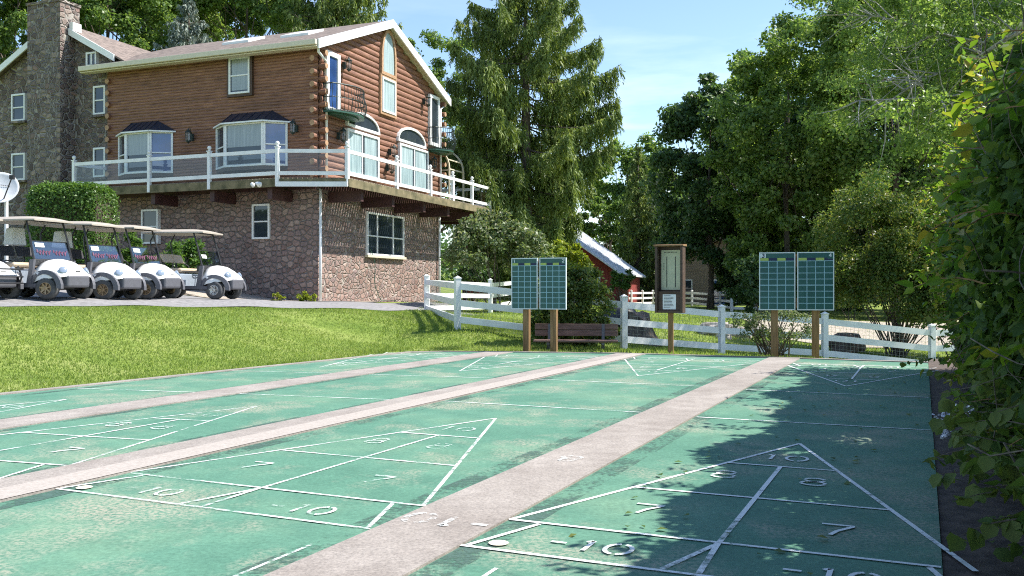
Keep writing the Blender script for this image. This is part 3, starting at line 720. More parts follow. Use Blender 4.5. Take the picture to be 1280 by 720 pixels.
# garden hose and reel box at the wall foot are separate things
p=Hc+HAX*.12+HAY*gx(475,330,0)[0]; m=MB()
y0h=gx(460,330)[0]; pts=[]
for k in range(30):
    t=k/29; yy=y0h+.15*math.sin(t*9)+t*1.0; zz=2.2-2.05*min(1,t*1.25); q=Hc+HAX*(.08+max(0,t-.8)*2.5)+HAY*(yy); pts.append((q.x,q.y,max(tz(q.x,q.y)+.05,zz+.55)))
tag(m.tube(pts,.014,5).build('garden_hose',M['greeniron']),'green garden hose hanging down the sunlit stone wall','hose')
# ================= golf carts =================
M['cartwhite']=plain('cart_white_shell',(.80,.79,.77),.22)
M['tan']=plain('tan_plastic_roof',(.39,.345,.29),.5); M['seattan']=plain('tan_vinyl_seat',(.55,.44,.32),.5); M['seatblack']=plain('black_vinyl_seat',(.03,.03,.035),.5)
M['grey']=plain('grey_plastic',(.105,.105,.12),.5); M['rubber']=noisy('tyre_rubber',(.05,.05,.052),(.10,.10,.10),8,.85)
M['rim']=plain('bronze_rim',(.30,.22,.14),.35,.6); M['silver']=plain('silver_rim',(.55,.55,.54),.3,.8); M['lamp']=plain('lamp_lens',(.30,.36,.44),.08,.3)
M['pink']=plain('pink_script',(.30,.11,.18),.5); M['paper']=plain('white_paper',(.8,.8,.8),.7)
def arcs(pts_c,n): return pts_c
def make_cart(name,label,seatm,rimm,variant=0,box=False,script=True,roofm='tan'):
    t=empty(name); tag(t,label,'golf cart','white golf carts parked in a row on the drive')
    # lower body: side profile extruded, narrower top (x forward)
    def prof_body(pts,w,m,taper=0):
        m.prism([(x,-w,z) for x,z in pts],(0,2*w,0))
    m=MB()
    # rear body / seat base
    prof_body([(-1.12,.42),(-.55,.36),(-.50,.30),(-.1,.30),(-.1,.66),(-.55,.68),(-1.15,.72),(-1.2,.6)],.56,m)
    body=m.build('rear_body',M['cartwhite'],t,bevel=.035)
    m=MB(); m.box(-.1,.62,-.58,.58,.27,.34); m.box(-.5,.66,-.6,-.54,.25,.33); m.box(-.5,.66,.54,.6,.25,.33); m.build('floor_pan',M['grey'],t)
    # front cowl: lofted sections across x
    m=MB(); secs=[]
    for x,w,zb,zt,cr in ((.50,.56,.34,.86,.06),(.66,.585,.40,.885,.10),(.85,.56,.44,.85,.13),(1.02,.50,.46,.76,.12),(1.15,.42,.48,.66,.09),(1.2,.34,.5,.6,.04)):
        row=[]
        for k in range(13):
            s=-1+2*k/12; e=abs(s)**3.2
            row.append((x,w*s, zt-cr*(s*s) - (zt-zb-cr)*e*.55))
        secs.append([(x,-w,zb)]+row+[(x,w,zb)])
    n=len(m.v); K=len(secs[0])
    for s in secs: m.v+=s
    for i in range(len(secs)-1):
        for j in range(K-1): m.f.append((n+i*K+j,n+(i+1)*K+j,n+(i+1)*K+j+1,n+i*K+j+1))
    m.f.append(tuple(n+j for j in range(K))); m.f.append(tuple(n+(len(secs)-1)*K+j for j in reversed(range(K))))
    m.build('front_cowl',M['cartwhite'],t,True)
    # arch trim + bumper
    for s in (-1,1):
        m=MB(); an=np.linspace(-.15,math.pi+.1,14)
        def q(r_,t,y): 
            x=.83-r_*1.08*math.cos(t); return (x,s*(y-.17*max(0,x-.7)),.27+r_*math.sin(t))
        for t0,t1 in zip(an,an[1:]):
            P8=[q(.27,t0,.50),q(.36,t0,.50),q(.36,t1,.50),q(.27,t1,.50),q(.27,t0,.592),q(.365,t0,.575),q(.365,t1,.575),q(.27,t1,.592)]
            m.hexa(P8 if s>0 else P8[4:]+P8[:4])
        m.hexa([(.34,s*.565-.03,.27),(.48,s*.565-.03,.27),(.48,s*.565+.03,.27),(.34,s*.565+.03,.27),(.44,s*.55-.03,.86),(.54,s*.55-.03,.86),(.54,s*.55+.03,.86),(.44,s*.55+.03,.86)])
        m.build('wheel_arch',M['grey'],t)
    m=MB(); m.prism([(1.05,-.36,.25),(1.24,-.30,.27),(1.24,.30,.27),(1.05,.36,.25)],(0,0,.26)); m.box(.9,1.1,-.40,.40,.27,.46)
    m.build('bumper',M['grey'],t,bevel=.04)
    for s in (-1,1):
        m=MB(); m.lathe([(.001,.028),(.055,.025),(.085,.012),(.09,0),(.08,-.06)],(1.115,s*.335,.635),(.75,s*.5,.40),12); m.build('headlight',M['lamp'],t,True)
    m=MB(); m.box(1.135,1.2,-.06,.06,.60,.625); m.build('badge',M['black'],t)
    # wheels
    for x in (.83,-.82):
        for s in (-1,1):
            a=Vector((math.sin(-.25 if x>0 else 0)*0,1,0))
            if x>0 and not variant: a=Vector((-.32,1,0)).normalized()
            a=a*s; c=Vector((x,s*.47,.235)); m=MB()
            m.lathe([(.13,-.10),(.19,-.105),(.225,-.09),(.235,-.06),(.235,.06),(.225,.09),(.19,.105),(.13,.10)],c,a,20); w=m.build('wheel',M['rubber'],t,True)
            m=MB(); m.lathe([(.135,.10),(.125,.102),(.115,.07),(.05,.06),(.045,.095),(.001,.10)],c,a,16)
            tt=a.orthogonal().normalized(); bb=a.cross(tt)
            for k in range(7):
                an=k*2*math.pi/7; d=tt*math.cos(an)+bb*math.sin(an); m.bar(c+a*.085+d*.03,c+a*.095+d*.125,.03,.02,a)
            m.build('rim',M[rimm],w)
    m=MB(); m.tube([(.83,-.45,.235),(.83,.45,.235)],.035,6); m.tube([(-.82,-.45,.235),(-.82,.45,.235)],.045,6); m.box(-.9,.9,-.2,.2,.22,.3); m.build('axle',M['black'],t)
    # seat
    m=MB(); m.box(-.60,-.08,-.54,.54,.68,.80); m.build('seat',M['seattan'],t,bevel=.05)
    m=MB(); 
    for s in (-1,1): m.hexa([(-.66,s*.03,.94),(-.58,s*.03,.94),(-.58,s*.5,.94),(-.66,s*.5,.94),(-.76,s*.03,1.18),(-.68,s*.03,1.18),(-.68,s*.5,1.16),(-.76,s*.5,1.16)])
    m.build('backrest',M[seatm],t,bevel=.05)
    m=MB(); 
    for s in (-1,1):
        m=MB(); m.tube([(-.55,s*.56,.66),(-.50,s*.565,.86),(-.62,s*.565,.94),(-.72,s*.5,1.0)],.018,6); m.build('armrest',M['black'],t); m=MB(); m.tube([(-.7,s*.3,.70),(-.72,s*.3,1.0)],.02,6); m.build('seat_bracket',M['black'],t)
    # struts
    m=MB()
    for s in (-1,1):
        m.tube([(.50,s*.53,.80),(.36,s*.51,1.30),(.22,s*.50,1.72)],.022,6)
        m.build('roof_strut',M['black'],t); m=MB()
        m.tube([(-.95,s*.50,.70),(-.92,s*.50,1.05),(-.98,s*.5,1.3),(-1.0,s*.49,1.5),(-.88,s*.48,1.71)],.02,6); m.build('roof_strut',M['black'],t); m=MB()
    m.tube([(.22,-.5,1.72),(.22,.5,1.72)],.018,6); m.build('roof_crossbar',M['black'],t)
    # roof
    m=MB()
    def rf(a,b):
        x=-1.25+1.75*a; y=-.60+1.2*b; s=abs(2*b-1); e=abs(2*a-1)
        return (x,y*(1-.10*e**6),1.725+.085*(1-s**4)*(1-e**5)+.02*a)
    m.grid(rf,16,10)
    def rl(a,b): p=rf(a,b); return (p[0],p[1],p[2]-.035-.03*(1-abs(2*b-1)**4)*(1-abs(2*a-1)**5))
    k=MB(); k.grid(rl,16,10); k.f=[tuple(reversed(f)) for f in k.f]; m.add(k)
    per=[(i/16,0) for i in range(17)]+[(1,j/10) for j in range(1,11)]+[(i/16,1) for i in range(15,-1,-1)]+[(0,j/10) for j in range(9,-1,-1)]
    for p,q in zip(per,per[1:]): m.quad(rf(*p),rl(*p),rl(*q),rf(*q))
    m.build('roof',M[roofm],t,True)
    # windshield (folded: lower half)
    a=Vector((.49,0,.86)); b=Vector((.33,0,1.27)); m=MB(); m.bar(a,b,1.0,.008,(1,0,.3)); ws=m.build('windshield',M['wind'],t)
    m=MB(); 
    for y in (-.5,.5): m.bar(a+Vector((0,y,0)),b+Vector((0,y,0)),.02,.02)
    m.bar(a+Vector((0,-.5,0)),a+Vector((0,.5,0)),.03,.03); m.bar(b+Vector((0,-.5,0)),b+Vector((0,.5,0)),.02,.02); m.build('windshield_frame',M['black'],ws)
    nrm=Vector((b.z-a.z,0,-(b.x-a.x))).normalized()
    if script:
        m=MB(); rr=random.Random(7); up=(b-a)
        for y0_,y1_ in ((-.40,-.02),(.05,.42)):
            n_=26; pts=[]
            for k in range(n_):
                y=y0_+(y1_-y0_)*k/(n_-1); h_=.40+.10*math.sin(k*1.1)+.07*math.sin(k*2.3+y0_)
                pts.append(a+up*h_+Vector((0,y,0))+nrm*.010)
            m.tube(pts,.0075,4)
        m.build('windshield_script',M['pink'],ws)
    m=MB(); c=a+(b-a)*(.78 if script else .6)+nrm*.012+Vector((0,-.28,0)); d=(b-a).normalized(); s_=Vector((0,.12,0)); m.quad(c-s_-d*.05,c+s_-d*.05,c+s_+d*.05,c-s_+d*.05); m.build('paper_slip',M['paper'],ws)
    # steering
    m=MB(); cst=Vector((.16,.27,.98)); ax=Vector((-.6,0,.8)); tt=Vector((0,1,0)); bb=ax.cross(tt)
    m.tube([cst+(tt*math.cos(q)+bb*math.sin(q))*.17 for q in np.linspace(0,2*math.pi,18)],.014,5); m.tube([cst,(.45,.27,.62)],.02,6); m.bar(cst-tt*.16,cst+tt*.16,.03,.015); m.build('steering_wheel',M['black'],t)
    m=MB(); m.box(.33,.52,-.53,.53,.72,.87); m.build('dashboard',M['black'],t,bevel=.02)
    # bag well
    m=MB(); m.box(-1.30,-1.12,-.45,.45,.38,.44); m.tube([(-1.28,-.45,.42),(-1.28,-.45,.85),(-1.28,.45,.85),(-1.28,.45,.42)],.018,6); m.build('bag_rack',M['black'],t)
    if box:
        m=MB(); m.hexa([(-1.05,.02,1.20),(-.75,.02,1.20),(-.75,.40,1.20),(-1.05,.40,1.20),(-1.0,.05,1.58),(-.78,.05,1.60),(-.78,.37,1.60),(-1.0,.37,1.58)]); m.build('ball_washer_box',M['vinyl'],t,bevel=.02)
    if variant:
        m=MB()
        for dx in (-.36,-.22): m.lathe([(.055,-.57),(.05,-.585),(.02,-.59),(.001,-.59)],(dx-.45,0,.56),(0,1,0),12)
        m.build('cup_hole_disc',M['grey'],t)
    return t
def place(c,u,D,hd):
    x=(u-UC)/F*D; h=Vector((math.cos(R(hd)),-math.sin(R(hd)),0)); o=Vector((x,D,0))-h*.83
    zf=tz(x,D)+.03; zr=tz(o.x-h.x*.82,o.y-h.y*.82)+.03; s=.83/1.65
    c.location=(o.x,o.y,zr+(zf-zr)*(.82/1.65)); c.rotation_euler=(0,-math.atan2(zf-zr,1.65),-R(hd))
    c.scale=(1,1,1)
cA=make_cart('golf_cart','white golf cart cut off by the left edge of the photo, black front rack','seatblack','silver',script=False); place(cA,-12,19.6,22)
cB=make_cart('golf_cart','white golf cart with bronze rims and a pale box behind its black seat','seatblack','rim',box=True); place(cB,81,20.4,20)
cC=copy_tree(cB); cC['label']='white golf cart in front of the clipped hedge, right of the cart with the box'; place(cC,148,21.6,17)
for ch in kids(cC):
    if ch.name.startswith('ball_washer'): ch.rotation_euler=(0,0,0); ch.location=(.02,-.15,0)
cD=make_cart('golf_cart','white golf cart partly hidden behind the one with an open tan seat','seatblack','rim'); place(cD,199,22.8,16)
cE=make_cart('golf_cart','white golf cart at the right end of the row with tan seat and silver rims','seattan','silver',variant=1,script=False); place(cE,280,24.2,10)
m=MB()
for s in (-1,1): m.tube([(1.0,s*.35,.3),(1.25,s*.35,.33),(1.32,s*.35,.5),(1.2,s*.35,.72)],.02,6)
for z in (.36,.5,.66): m.tube([(1.3,-.4,z),(1.3,.4,z)],.018,6)
m.build('front_rack',M['black'],cA)
# ================= scoreboards =================
M['board']=noisy('dark_green_board',(.012,.075,.066),(.022,.10,.088),3,.4); M['boardlite']=plain('teal_board',(.03,.15,.14),.5)
M['lineb']=plain('pale_blue_line',(.28,.46,.52),.6); M['yellow']=plain('yellow_green_square',(.36,.44,.10),.6); M['navysq']=plain('navy_square',(.012,.018,.06),.6); M['alum']=plain('white_board_frame',(.62,.66,.66),.5)
def digit_strokes(ch):
    if ch=='1': return [[(-.12,.3),(.05,.5),(.05,-.5)]]
    if ch=='2': return [[(-.3,.25)]+arcpts(0,.2,.3,.3,160,-30)+[(-.3,-.5),(.32,-.5)]]
    if ch=='3': return [arcpts(0,.24,.28,.26,150,-90),arcpts(0,-.24,.3,.26,90,-150)]
    if ch=='4': return [[(.15,-.5),(.15,.5),(-.3,-.15),(.34,-.15)]]
def scoreboard(name,label,uL,uR,gap,vt,vb,pu,D,nums,skew):
    x0=(uL-UC)/F*D; x1=(uR-UC)/F*D; zt=H-(vt-V0)*D/F; zb=H-(vb-V0)*D/F; c=Vector(((x0+x1)/2,D,0))
    t=empty(name,(c.x,c.y,-.3),-R(skew)); tag(t,label,'scoreboard','pairs of shuffleboard scoreboards on posts')
    W=(x1-x0)/math.cos(R(skew)); zt+=.3; zb+=.3; gw=W*gap
    for k in (0,1):
        a=-W/2 if k==0 else gw/2; b=-gw/2 if k==0 else W/2; m=MB(); m.box(a,b,-.03,.0,zb,zt); bd=m.build('score_panel',M['board'],t)
        if k==0: bd['label']='panel numbered '+nums[0]
        else: bd['label']='panel numbered '+nums[1]
        m=MB(); e=.018
        m.box(a-e,a,-.036,.008,zb-e,zt+e); m.box(b,b+e,-.036,.008,zb-e,zt+e); m.box(a,b,-.036,.008,zb-e,zb); m.box(a,b,-.036,.008,zt,zt+e); m.build('panel_frame',M['alum'],bd)
        hz=zt-zb; zh=zt-hz*.085; zs=zh-hz*.055; m=MB(); y=-.034
        for i in range(1,4): xx=a+(b-a)*i/4; m.box(xx-.006,xx+.006,y,-.029,zb,zs)
        for i in range(0,9):
            z_=zb+(zs-zb)*i/8; w=.008 if i==4 else .0055
            if i: m.box(a,b,y-.001,-.029,z_-w,z_+w)
        m.build('grid_lines',M['lineb'],bd)
        for i in range(4):
            m=MB(); m.box(a+(b-a)*i/4+.003,a+(b-a)*(i+1)/4-.003,-.033,-.029,zs+.008,zh); m.build('colour_square',M['yellow' if i%2==0 else 'navysq'],bd)
        m=MB(); bx0=a if k==0 else b-(b-a)*.16; bx1=a+(b-a)*.17 if k==0 else b
        m.box(bx0+.002,bx1-.002,-.0335,-.029,zh+.004 if k==0 else zh-.02,zt-.004)
        np_=m.build('number_plate',M['alum' if (k==0 and nums[0]!='1') else 'board'],bd)
        m=MB(); s=hz*.085*.8
        for L in digit_strokes(nums[k]):
            for p,q in zip(L,L[1:]): m.bar(((bx0+bx1)/2+p[0]*s,-.0365,zh+(zt-zh)*.5+p[1]*s*.95),((bx0+bx1)/2+q[0]*s,-.0365,zh+(zt-zh)*.5+q[1]*s*.95),.003,s*.2,(0,1,0) if False else (0,0,1)) if abs(p[1]-q[1])<abs(p[0]-q[0]) else m.bar(((bx0+bx1)/2+p[0]*s,-.0365,zh+(zt-zh)*.5+p[1]*s*.95),((bx0+bx1)/2+q[0]*s,-.0365,zh+(zt-zh)*.5+q[1]*s*.95),.003,s*.2,(1,0,0))
        m.build('court_number',M['navysq' if (k==0 and nums[0]!='1') else 'alum'],bd)
    for u in pu:
        xx=((u-UC)/F*D-c.x)/math.cos(R(skew)); m=MB(); m.box(xx-.062,xx+.062,.04,.16,-.3,zt-.06); m.build('post',M['post'],t,bevel=.006)
    m=MB(); m.box(-W/2+.1,W/2-.1,.012,.038,zt-.24,zt-.02); m.box(-W/2+.1,W/2-.1,.012,.038,zb+.02,zb+.2); m.build('crosspiece',M['post'],t)
    return t
scoreboard('scoreboard','pair of green scoreboards numbered 1 and 2 on two wooden posts beside the bench',641,706.5,.07,323.5,385.5,(656.5,690.5),18.25,'12',20)
scoreboard('scoreboard','pair of green scoreboards numbered 3 and 4 on two wooden posts nearest the hedge',953,1037.5,.055,316.5,386.5,(970,1018),16.75,'34',14)
# ================= kiosk =================
D=18.0; x=(838-UC)/F*D; k=empty('notice_case',(x,D,-.25),-R(24)); tag(k,'tall brown wooden notice case on a single post behind the courts','notice board')
zt=H-(308-V0)*D/F+.25; zb=H-(391-V0)*D/F+.25; w=.275
m=MB(); m.box(-w,-w+.05,-.14,.1,zb,zt); m.box(w-.05,w,-.14,.1,zb,zt); m.box(-w+.05,w-.05,.06,.1,zb,zt); m.box(-w+.05,w-.05,-.12,.06,zb,zb+.05); m.box(-w+.05,w-.05,-.09,.06,zb+.39,zb+.42); m.box(-w+.05,w-.05,-.075,.06,zb+.05,zb+.39); m.build('case',M['brownwood'],k,bevel=.006)
m=MB(); m.prism([(-w-.02,-.18,zt),(-w-.02,.12,zt+.0),(-w-.02,.12,zt+.045),(-w-.02,-.18,zt+.025)],(2*w+.04,0,0)); m.build('case_roof',M['post'],k)
M['ivory']=plain('ivory_board',(.52,.52,.36),.6); 
m=MB(); m.box(-w+.085,w-.085,.035,.058,zb+.45,zt-.07); bd=m.build('waiting_board',M['ivory'],k)
m=MB()
for xx in (-.08,.09): m.box(xx-.007,xx+.007,.028,.034,zb+.50,zt-.2)
for i in range(11): m.box(-.13+i*.023,-.13+i*.023+.015,.031,.034,zt-.105,zt-.125+.004*(i%3))
for i in range(5): m.box(-.145,-.130,.031,.034,zt-.34-.03*i,zt-.325-.03*i)
m.build('board_marks',M['black'],bd)
m=MB(); m.box(-.13,.13,-.083,-.0765,zb+.07,zb+.36); nb=m.build('notice_sheet',M['paper'],k); m=MB(); rr=random.Random(1)
for i in range(9):
    m.box(-.11,-.11+rr.uniform(.12,.21),-.0865,-.0835,zb+.33-i*.028,zb+.34-i*.028)
m.build('notice_print',M['grey'],nb)
m=MB(); m.box(-.05,.05,.0,.058,-.3,zb+.02) ; m.build('post',M['post'],k,bevel=.006)
# ================= bench =================
D=18.9; xa=(668-UC)/F*D; xb=(772-UC)/F*D; b=empty('park_bench',((xa+xb)/2,D,-.15),-R(6)); tag(b,'brown slatted park bench in front of the big shrub','bench'); L=(xb-xa)/2
zt=H-(405-V0)*D/F+.15
m=MB(); m.box(-L,L,.10,.14,zt-.12,zt); bk=m.build('back_plank',M['benchwood'],b,bevel=.006); m=MB(); m.box(-L,L,.09,.13,zt-.25,zt-.13); m.build('back_plank',M['benchwood'],b,bevel=.006)
for i in range(3):
    m=MB(); m.box(-L,L,-.34+i*.145,-.21+i*.145,zt-.36,zt-.32); m.build('seat_plank',M['benchwood'],b,bevel=.006)
for s in (-1,1):
    m=MB(); xx=s*(L-.3); m.box(xx-.03,xx+.03,-.32,.08,zt-.41,zt-.362); m.box(xx-.03,xx+.03,-.14,-.08,-.1,zt-.41); m.hexa([(xx-.03,.06,zt-.37),(xx+.03,.06,zt-.37),(xx+.03,.088,zt-.37),(xx-.03,.088,zt-.37),(xx-.03,.10,zt),(xx+.03,.10,zt),(xx+.03,.098,zt-.01),(xx-.03,.098,zt-.01)]); m.build('leg',M['grey'],b)
# ================= fences =================
M['wire']=plain('galvanised_wire',(.30,.32,.30),.5,.5)
def fence(name,label,pts,hts=1.15,wire=False,pw=.125,drops=None):
    o=Vector((*pts[0],0)); t=empty(name,(pts[0][0],pts[0][1],tz(*pts[0]))); z0=t.location.z; tag(t,label,'fence')
    P_=[Vector((x-o.x,y-o.y,tz(x,y)-z0)) for x,y in pts]
    for i,p in enumerate(P_):
        q=P_[min(i+1,len(P_)-1)]-P_[max(i-1,0)]; an=math.atan2(q.y,q.x); m=MB(); h=pw/2; m.box(-h,h,-h,h,-.25,hts); m.box(-h-.012,h+.012,-h-.012,h+.012,hts,hts+.025)
        m.hexa([(-h,-h,hts+.025),(h,-h,hts+.025),(h,h,hts+.025),(-h,h,hts+.025)]+[(0,0,hts+.07)]*4); m.xform(Matrix.Translation(p)@Matrix.Rotation(an,4,'Z')); m.build('post',M['vinyl'],t)
    w=MB()
    for a,c in zip(P_,P_[1:]):
        for hz in (.22,.60,.98):
            m=MB(); m.bar(a+Vector((0,0,hz*hts/1.15)),c+Vector((0,0,hz*hts/1.15)),.045,.145); m.build('rail',M['vinyl'],t)
        if wire:
            d=c-a; n=Vector((-d.y,d.x,0)).normalized()*.04; L=d.length
            for i in range(int(L/.1)): p=a+d*(i*.1/L)+n; w.bar(p+Vector((0,0,.03)),p+Vector((0,0,1.0)),.0035,.0035)
            for hz in np.arange(.05,1.0,.1): w.bar(a+n+Vector((0,0,hz)),c+n+Vector((0,0,hz)),.0035,.0035)
    if wire: w.build('wire_mesh',M['wire'],t)
    return t
def xy(u,D): return ((u-UC)/F*D,D)
fence('rail_fence','white three rail fence with wire mesh running behind the scoreboards',[xy(533,27),xy(572,21),xy(676,20.6),xy(780,20.3),xy(902,21.7),xy(1031,22),xy(1165,22.5),xy(1300,23)],wire=True)
fence('rail_fence','white three rail fence running back from the corner post near the stone house',[xy(533.6,27.2),xy(613,32),xy(646,37),xy(690,45),xy(730,56)])
fence('rail_fence','far white paddock fence across the lawn beyond the notice case',[xy(752,62),xy(773,63),xy(789,64),xy(803,66),xy(816,68),xy(865,67),xy(900,60),xy(914,53)],hts=1.1)
fence('rail_fence','far white fence running right from the paddock corner behind the rocks',[xy(915,52.5),xy(945,52),xy(980,51.5)],hts=1.1)
# ================= satellite dish =================
D=23; x=(8,0)[0]; px=(8-UC)/F*D; g=tz(px,D); t=empty('satellite_dish',(px,D,g)); tag(t,'grey satellite dish on a pole behind the golf carts','satellite dish')
zc=H-(237-V0)*D/F-g; m=MB(); m.tube([(0,0,0),(0,0,zc-.05)],.045,10); m.build('pole',M['vinyl'],t)
M['dish']=plain('grey_dish',(.52,.54,.56),.4)
ax=Vector((.30,-.88,.36)).normalized(); c=Vector((-.08,-.1,zc)); m=MB(); m.lathe([(.001,0),(.12,.008),(.25,.035),(.36,.075),(.42,.105),(.425,.10),(.36,.06),(.25,.02),(.001,-.015)],c,ax,28); m.build('dish',M['dish'],t,True)
m=MB(); lnb=c+ax*.5+Vector((.36,0,.05)); m.tube([c+Vector((0,0,-.42)),lnb],.016,6); m.box(lnb.x-.04,lnb.x+.05,lnb.y-.05,lnb.y+.05,lnb.z-.04,lnb.z+.06); m.build('feed_arm',M['black'],t)
m=MB(); tt=Vector((1,0,0)); tt=(tt-ax*tt.dot(ax)).normalized(); bb=ax.cross(tt)
for i in range(9): p=c+ax*.032+tt*(-.20+i*.045)+bb*.10; m.bar(p,p+tt*.03,.02,.004,ax)
m.build('dish_mark',M['grey'],t)
# ================= barn =================
M['red']=noisy('red_barn_boards',(.17,.022,.018),(.28,.045,.035),3,.8,.3,sc=(6,6,.6)); M['metalroof']=noisy('white_metal_roof',(.55,.57,.60),(.72,.73,.75),2,.35,sc=(3,.3,1))
D=58; pe=P(778,342,D); bz=.1; t=empty('red_barn',(pe.x,pe.y,bz),-R(15)); tag(t,'red barn with a long white metal roof behind the paddock fence','barn')
# local: gable faces -Y; right eave at x=0; ridge to the left
ze=pe.z-bz; rz=ze+3.9; w=11
m=MB(); m.prism([(-w+.4,0,-.5),(-.4,0,-.5),(-.4,0,ze+.15),(-w/2,0,rz-.15),(-w+.4,0,ze+.15)],(0,12,0)); m.build('barn_wall',M['red'],t)
m=MB(); 
for a,b_,za,zb2 in ((-w/2,0,rz,ze),(-w,-w/2,ze,rz)): m.hexa([(a,-.6,za-.1),(b_,-.6,zb2-.1),(b_,12.5,zb2-.1),(a,12.5,za-.1),(a,-.6,za),(b_,-.6,zb2),(b_,12.5,zb2),(a,12.5,za)])
rf_=m.build('roof',M['metalroof'],t)
m=MB()
for i in range(14): y=-.5+i; m.bar((-w/2,y,rz+.015),(0,y,ze+.015),.05,.04)
m.build('roof_seam',M['metalroof'],rf_)
m=MB(); m.box(-5.2,-4.2,-.06,.02,1.0,2.2); wn=m.build('window',M['white'],t); m=MB(); m.box(-5.1,-4.3,-.08,-.061,1.1,2.1); m.build('pane',M['glass'],wn)
m=MB(); m.box(-2.6,-1.4,-.08,.01,-.4,2.0); m.build('door',M['white'],t)
# a second red shed wall bit with white trim in front
# ================= cottage =================
M['tanwall']=noisy('tan_siding',(.22,.17,.12),(.30,.24,.18),2,.8,.2,sc=(.3,.3,6)); M['chim']=noisy('brick_chimney',(.26,.13,.10),(.40,.24,.19),8,.9)
D=72; t=empty('cottage',((885-UC)/F*D,D,.0),-R(18)); tag(t,'small tan cottage with a brick chimney in the shade of the trees','cottage')
ze=H-(332-V0)*D/F; rz=ze+2.0
m=MB(); m.prism([(-3,0,-.5),(5,0,-.5),(5,0,ze),(1,0,rz),(-3,0,ze)],(0,8,0)); m.build('cottage_wall',M['tanwall'],t)
m=MB()
for a,b_,za,zb2 in ((-3.6,1,ze-.25,rz+.05),(1,5.6,rz+.05,ze-.25)): m.hexa([(a,-.5,za),(b_,-.5,zb2),(b_,8.5,zb2),(a,8.5,za),(a,-.5,za+.15),(b_,-.5,zb2+.15),(b_,8.5,zb2+.15),(a,8.5,za+.15)])
rf_=m.build('roof',M['roof'],t); m=MB(); m.box(-2.2,-.2,2.5,3.6,ze,rz+1.0); m.box(-2.3,-.1,2.4,3.7,rz+1.0,rz+1.12); m.build('chimney',M['chim'],rf_)
for a in (-2.2,3.2):
    m=MB(); m.box(a,a+1,-.06,.02,.9,2.1); wn=m.build('window',M['white'],t); m=MB(); m.box(a+.1,a+.9,-.08,-.061,1,2); m.build('pane',M['glass'],wn)
m=MB(); m.box(.4,1.5,-.06,.02,-.2,2.1); d_=m.build('door',M['white'],t); m=MB(); m.box(.5,1.4,-.08,-.061,0,2.0); m.build('door_panel',M['skyglass'],d_)
m=MB(); m.box(-3,5,-1.6,-1.55,.75,.82); 
for i in range(9): m.box(-3+i-.03,-3+i+.03,-1.6,-1.55,-.4,.75)
m.build('porch_railing',M['brownwood'],t)
# ================= rocks, stump =================
def rock(name,label,cat,u,D,sx,sy,sz,mat,seed,group=None,dz=0):
    rr=np.random.RandomState(seed); import bmesh
    bm=bmesh.new(); bmesh.ops.create_icosphere(bm,subdivisions=3,radius=1)
    ph=rr.uniform(0,6,9); 
    for v in bm.verts:
        p=v.co.normalized(); k=1+.16*math.sin(3*p.x+ph[0])*math.cos(2.5*p.y+ph[1])+.12*math.sin(5*p.z+ph[2]+3*p.x)+.06*math.sin(11*p.x+ph[3])*math.sin(9*p.y+ph[4])
        q=p*k
        for j in range(3):
            if abs(q[j])>.78: q[j]=math.copysign(.78+(abs(q[j])-.78)*.3,q[j])
        v.co=Vector((q.x*sx,q.y*sy,q.z*sz))
    me=bpy.data.meshes.new(name); bm.to_mesh(me); bm.free(); me.materials.append(mat)
    o=bpy.data.objects.new(name,me); COL.objects.link(o); x,y=xy(u,D); o.location=(x,y,tz(x,y)+sz*.45+dz); o.rotation_euler=(0,0,rr.uniform(0,6)); tag(o,label,cat,group); return o
G='pale rocks on the lawn beyond the fence'
for u,D_,s,l,i in ((893,27,.42,'biggest pale boulder on the lawn between notice case and fence post',1),(912,28,.36,'pale boulder touching the biggest one on its right side',2),(926,27.5,.34,'low pale boulder half behind the dead looking bush',3),(905,26.2,.20,'small pale stone at the front of the boulder heap',4),(945,28.5,.36,'flat pale boulder seen through the dead looking bush',5)):
    rock('boulder',l,'rock',u,D_,s*1.2,s,s*.75,M['rock'],i,G)
rock('boulder','dark boulder behind the fence right of scoreboard four','rock',1058,26,.75,.5,.40,M['darkrock'],12)
# stump
x,y=xy(800,23.2); t=empty('tree_stump',(x,y,tz(x,y)-.05)); tag(t,'dark weathered tree stump leaning behind the white fence','tree stump')
m=MB(); n=20
def st(a,b):
    an=2*math.pi*a; r_=.30+.26*(1-b)**2.2+.05*math.sin(an*5+1)+.04*math.sin(an*9)*b
    return (r_*math.cos(an)-.10*b,r_*math.sin(an),.75*b+.12*b*math.sin(an*2))
m.grid(st,24,8); m.build('stump_trunk',M['bark'],t,True); m=MB(); m.poly([st(i/24,1) for i in range(24)]); m.build('cut_top',M['darkrock'],t)
x,y=xy(776,23.6); t=MB(); t.grid(lambda a,b:(.5*math.cos(2*math.pi*a)*math.sin(math.pi*b)*(1+.1*math.sin(9*a+5*b)),.35*math.sin(2*math.pi*a)*math.sin(math.pi*b),.42-.42*math.cos(math.pi*b)*(1+.07*math.sin(14*a))),20,10); o=t.build('rubbish_sack',M['black'],None,True,loc=(x,y,tz(x,y))); tag(o,'dark sack lying against the stump behind the fence','sack')
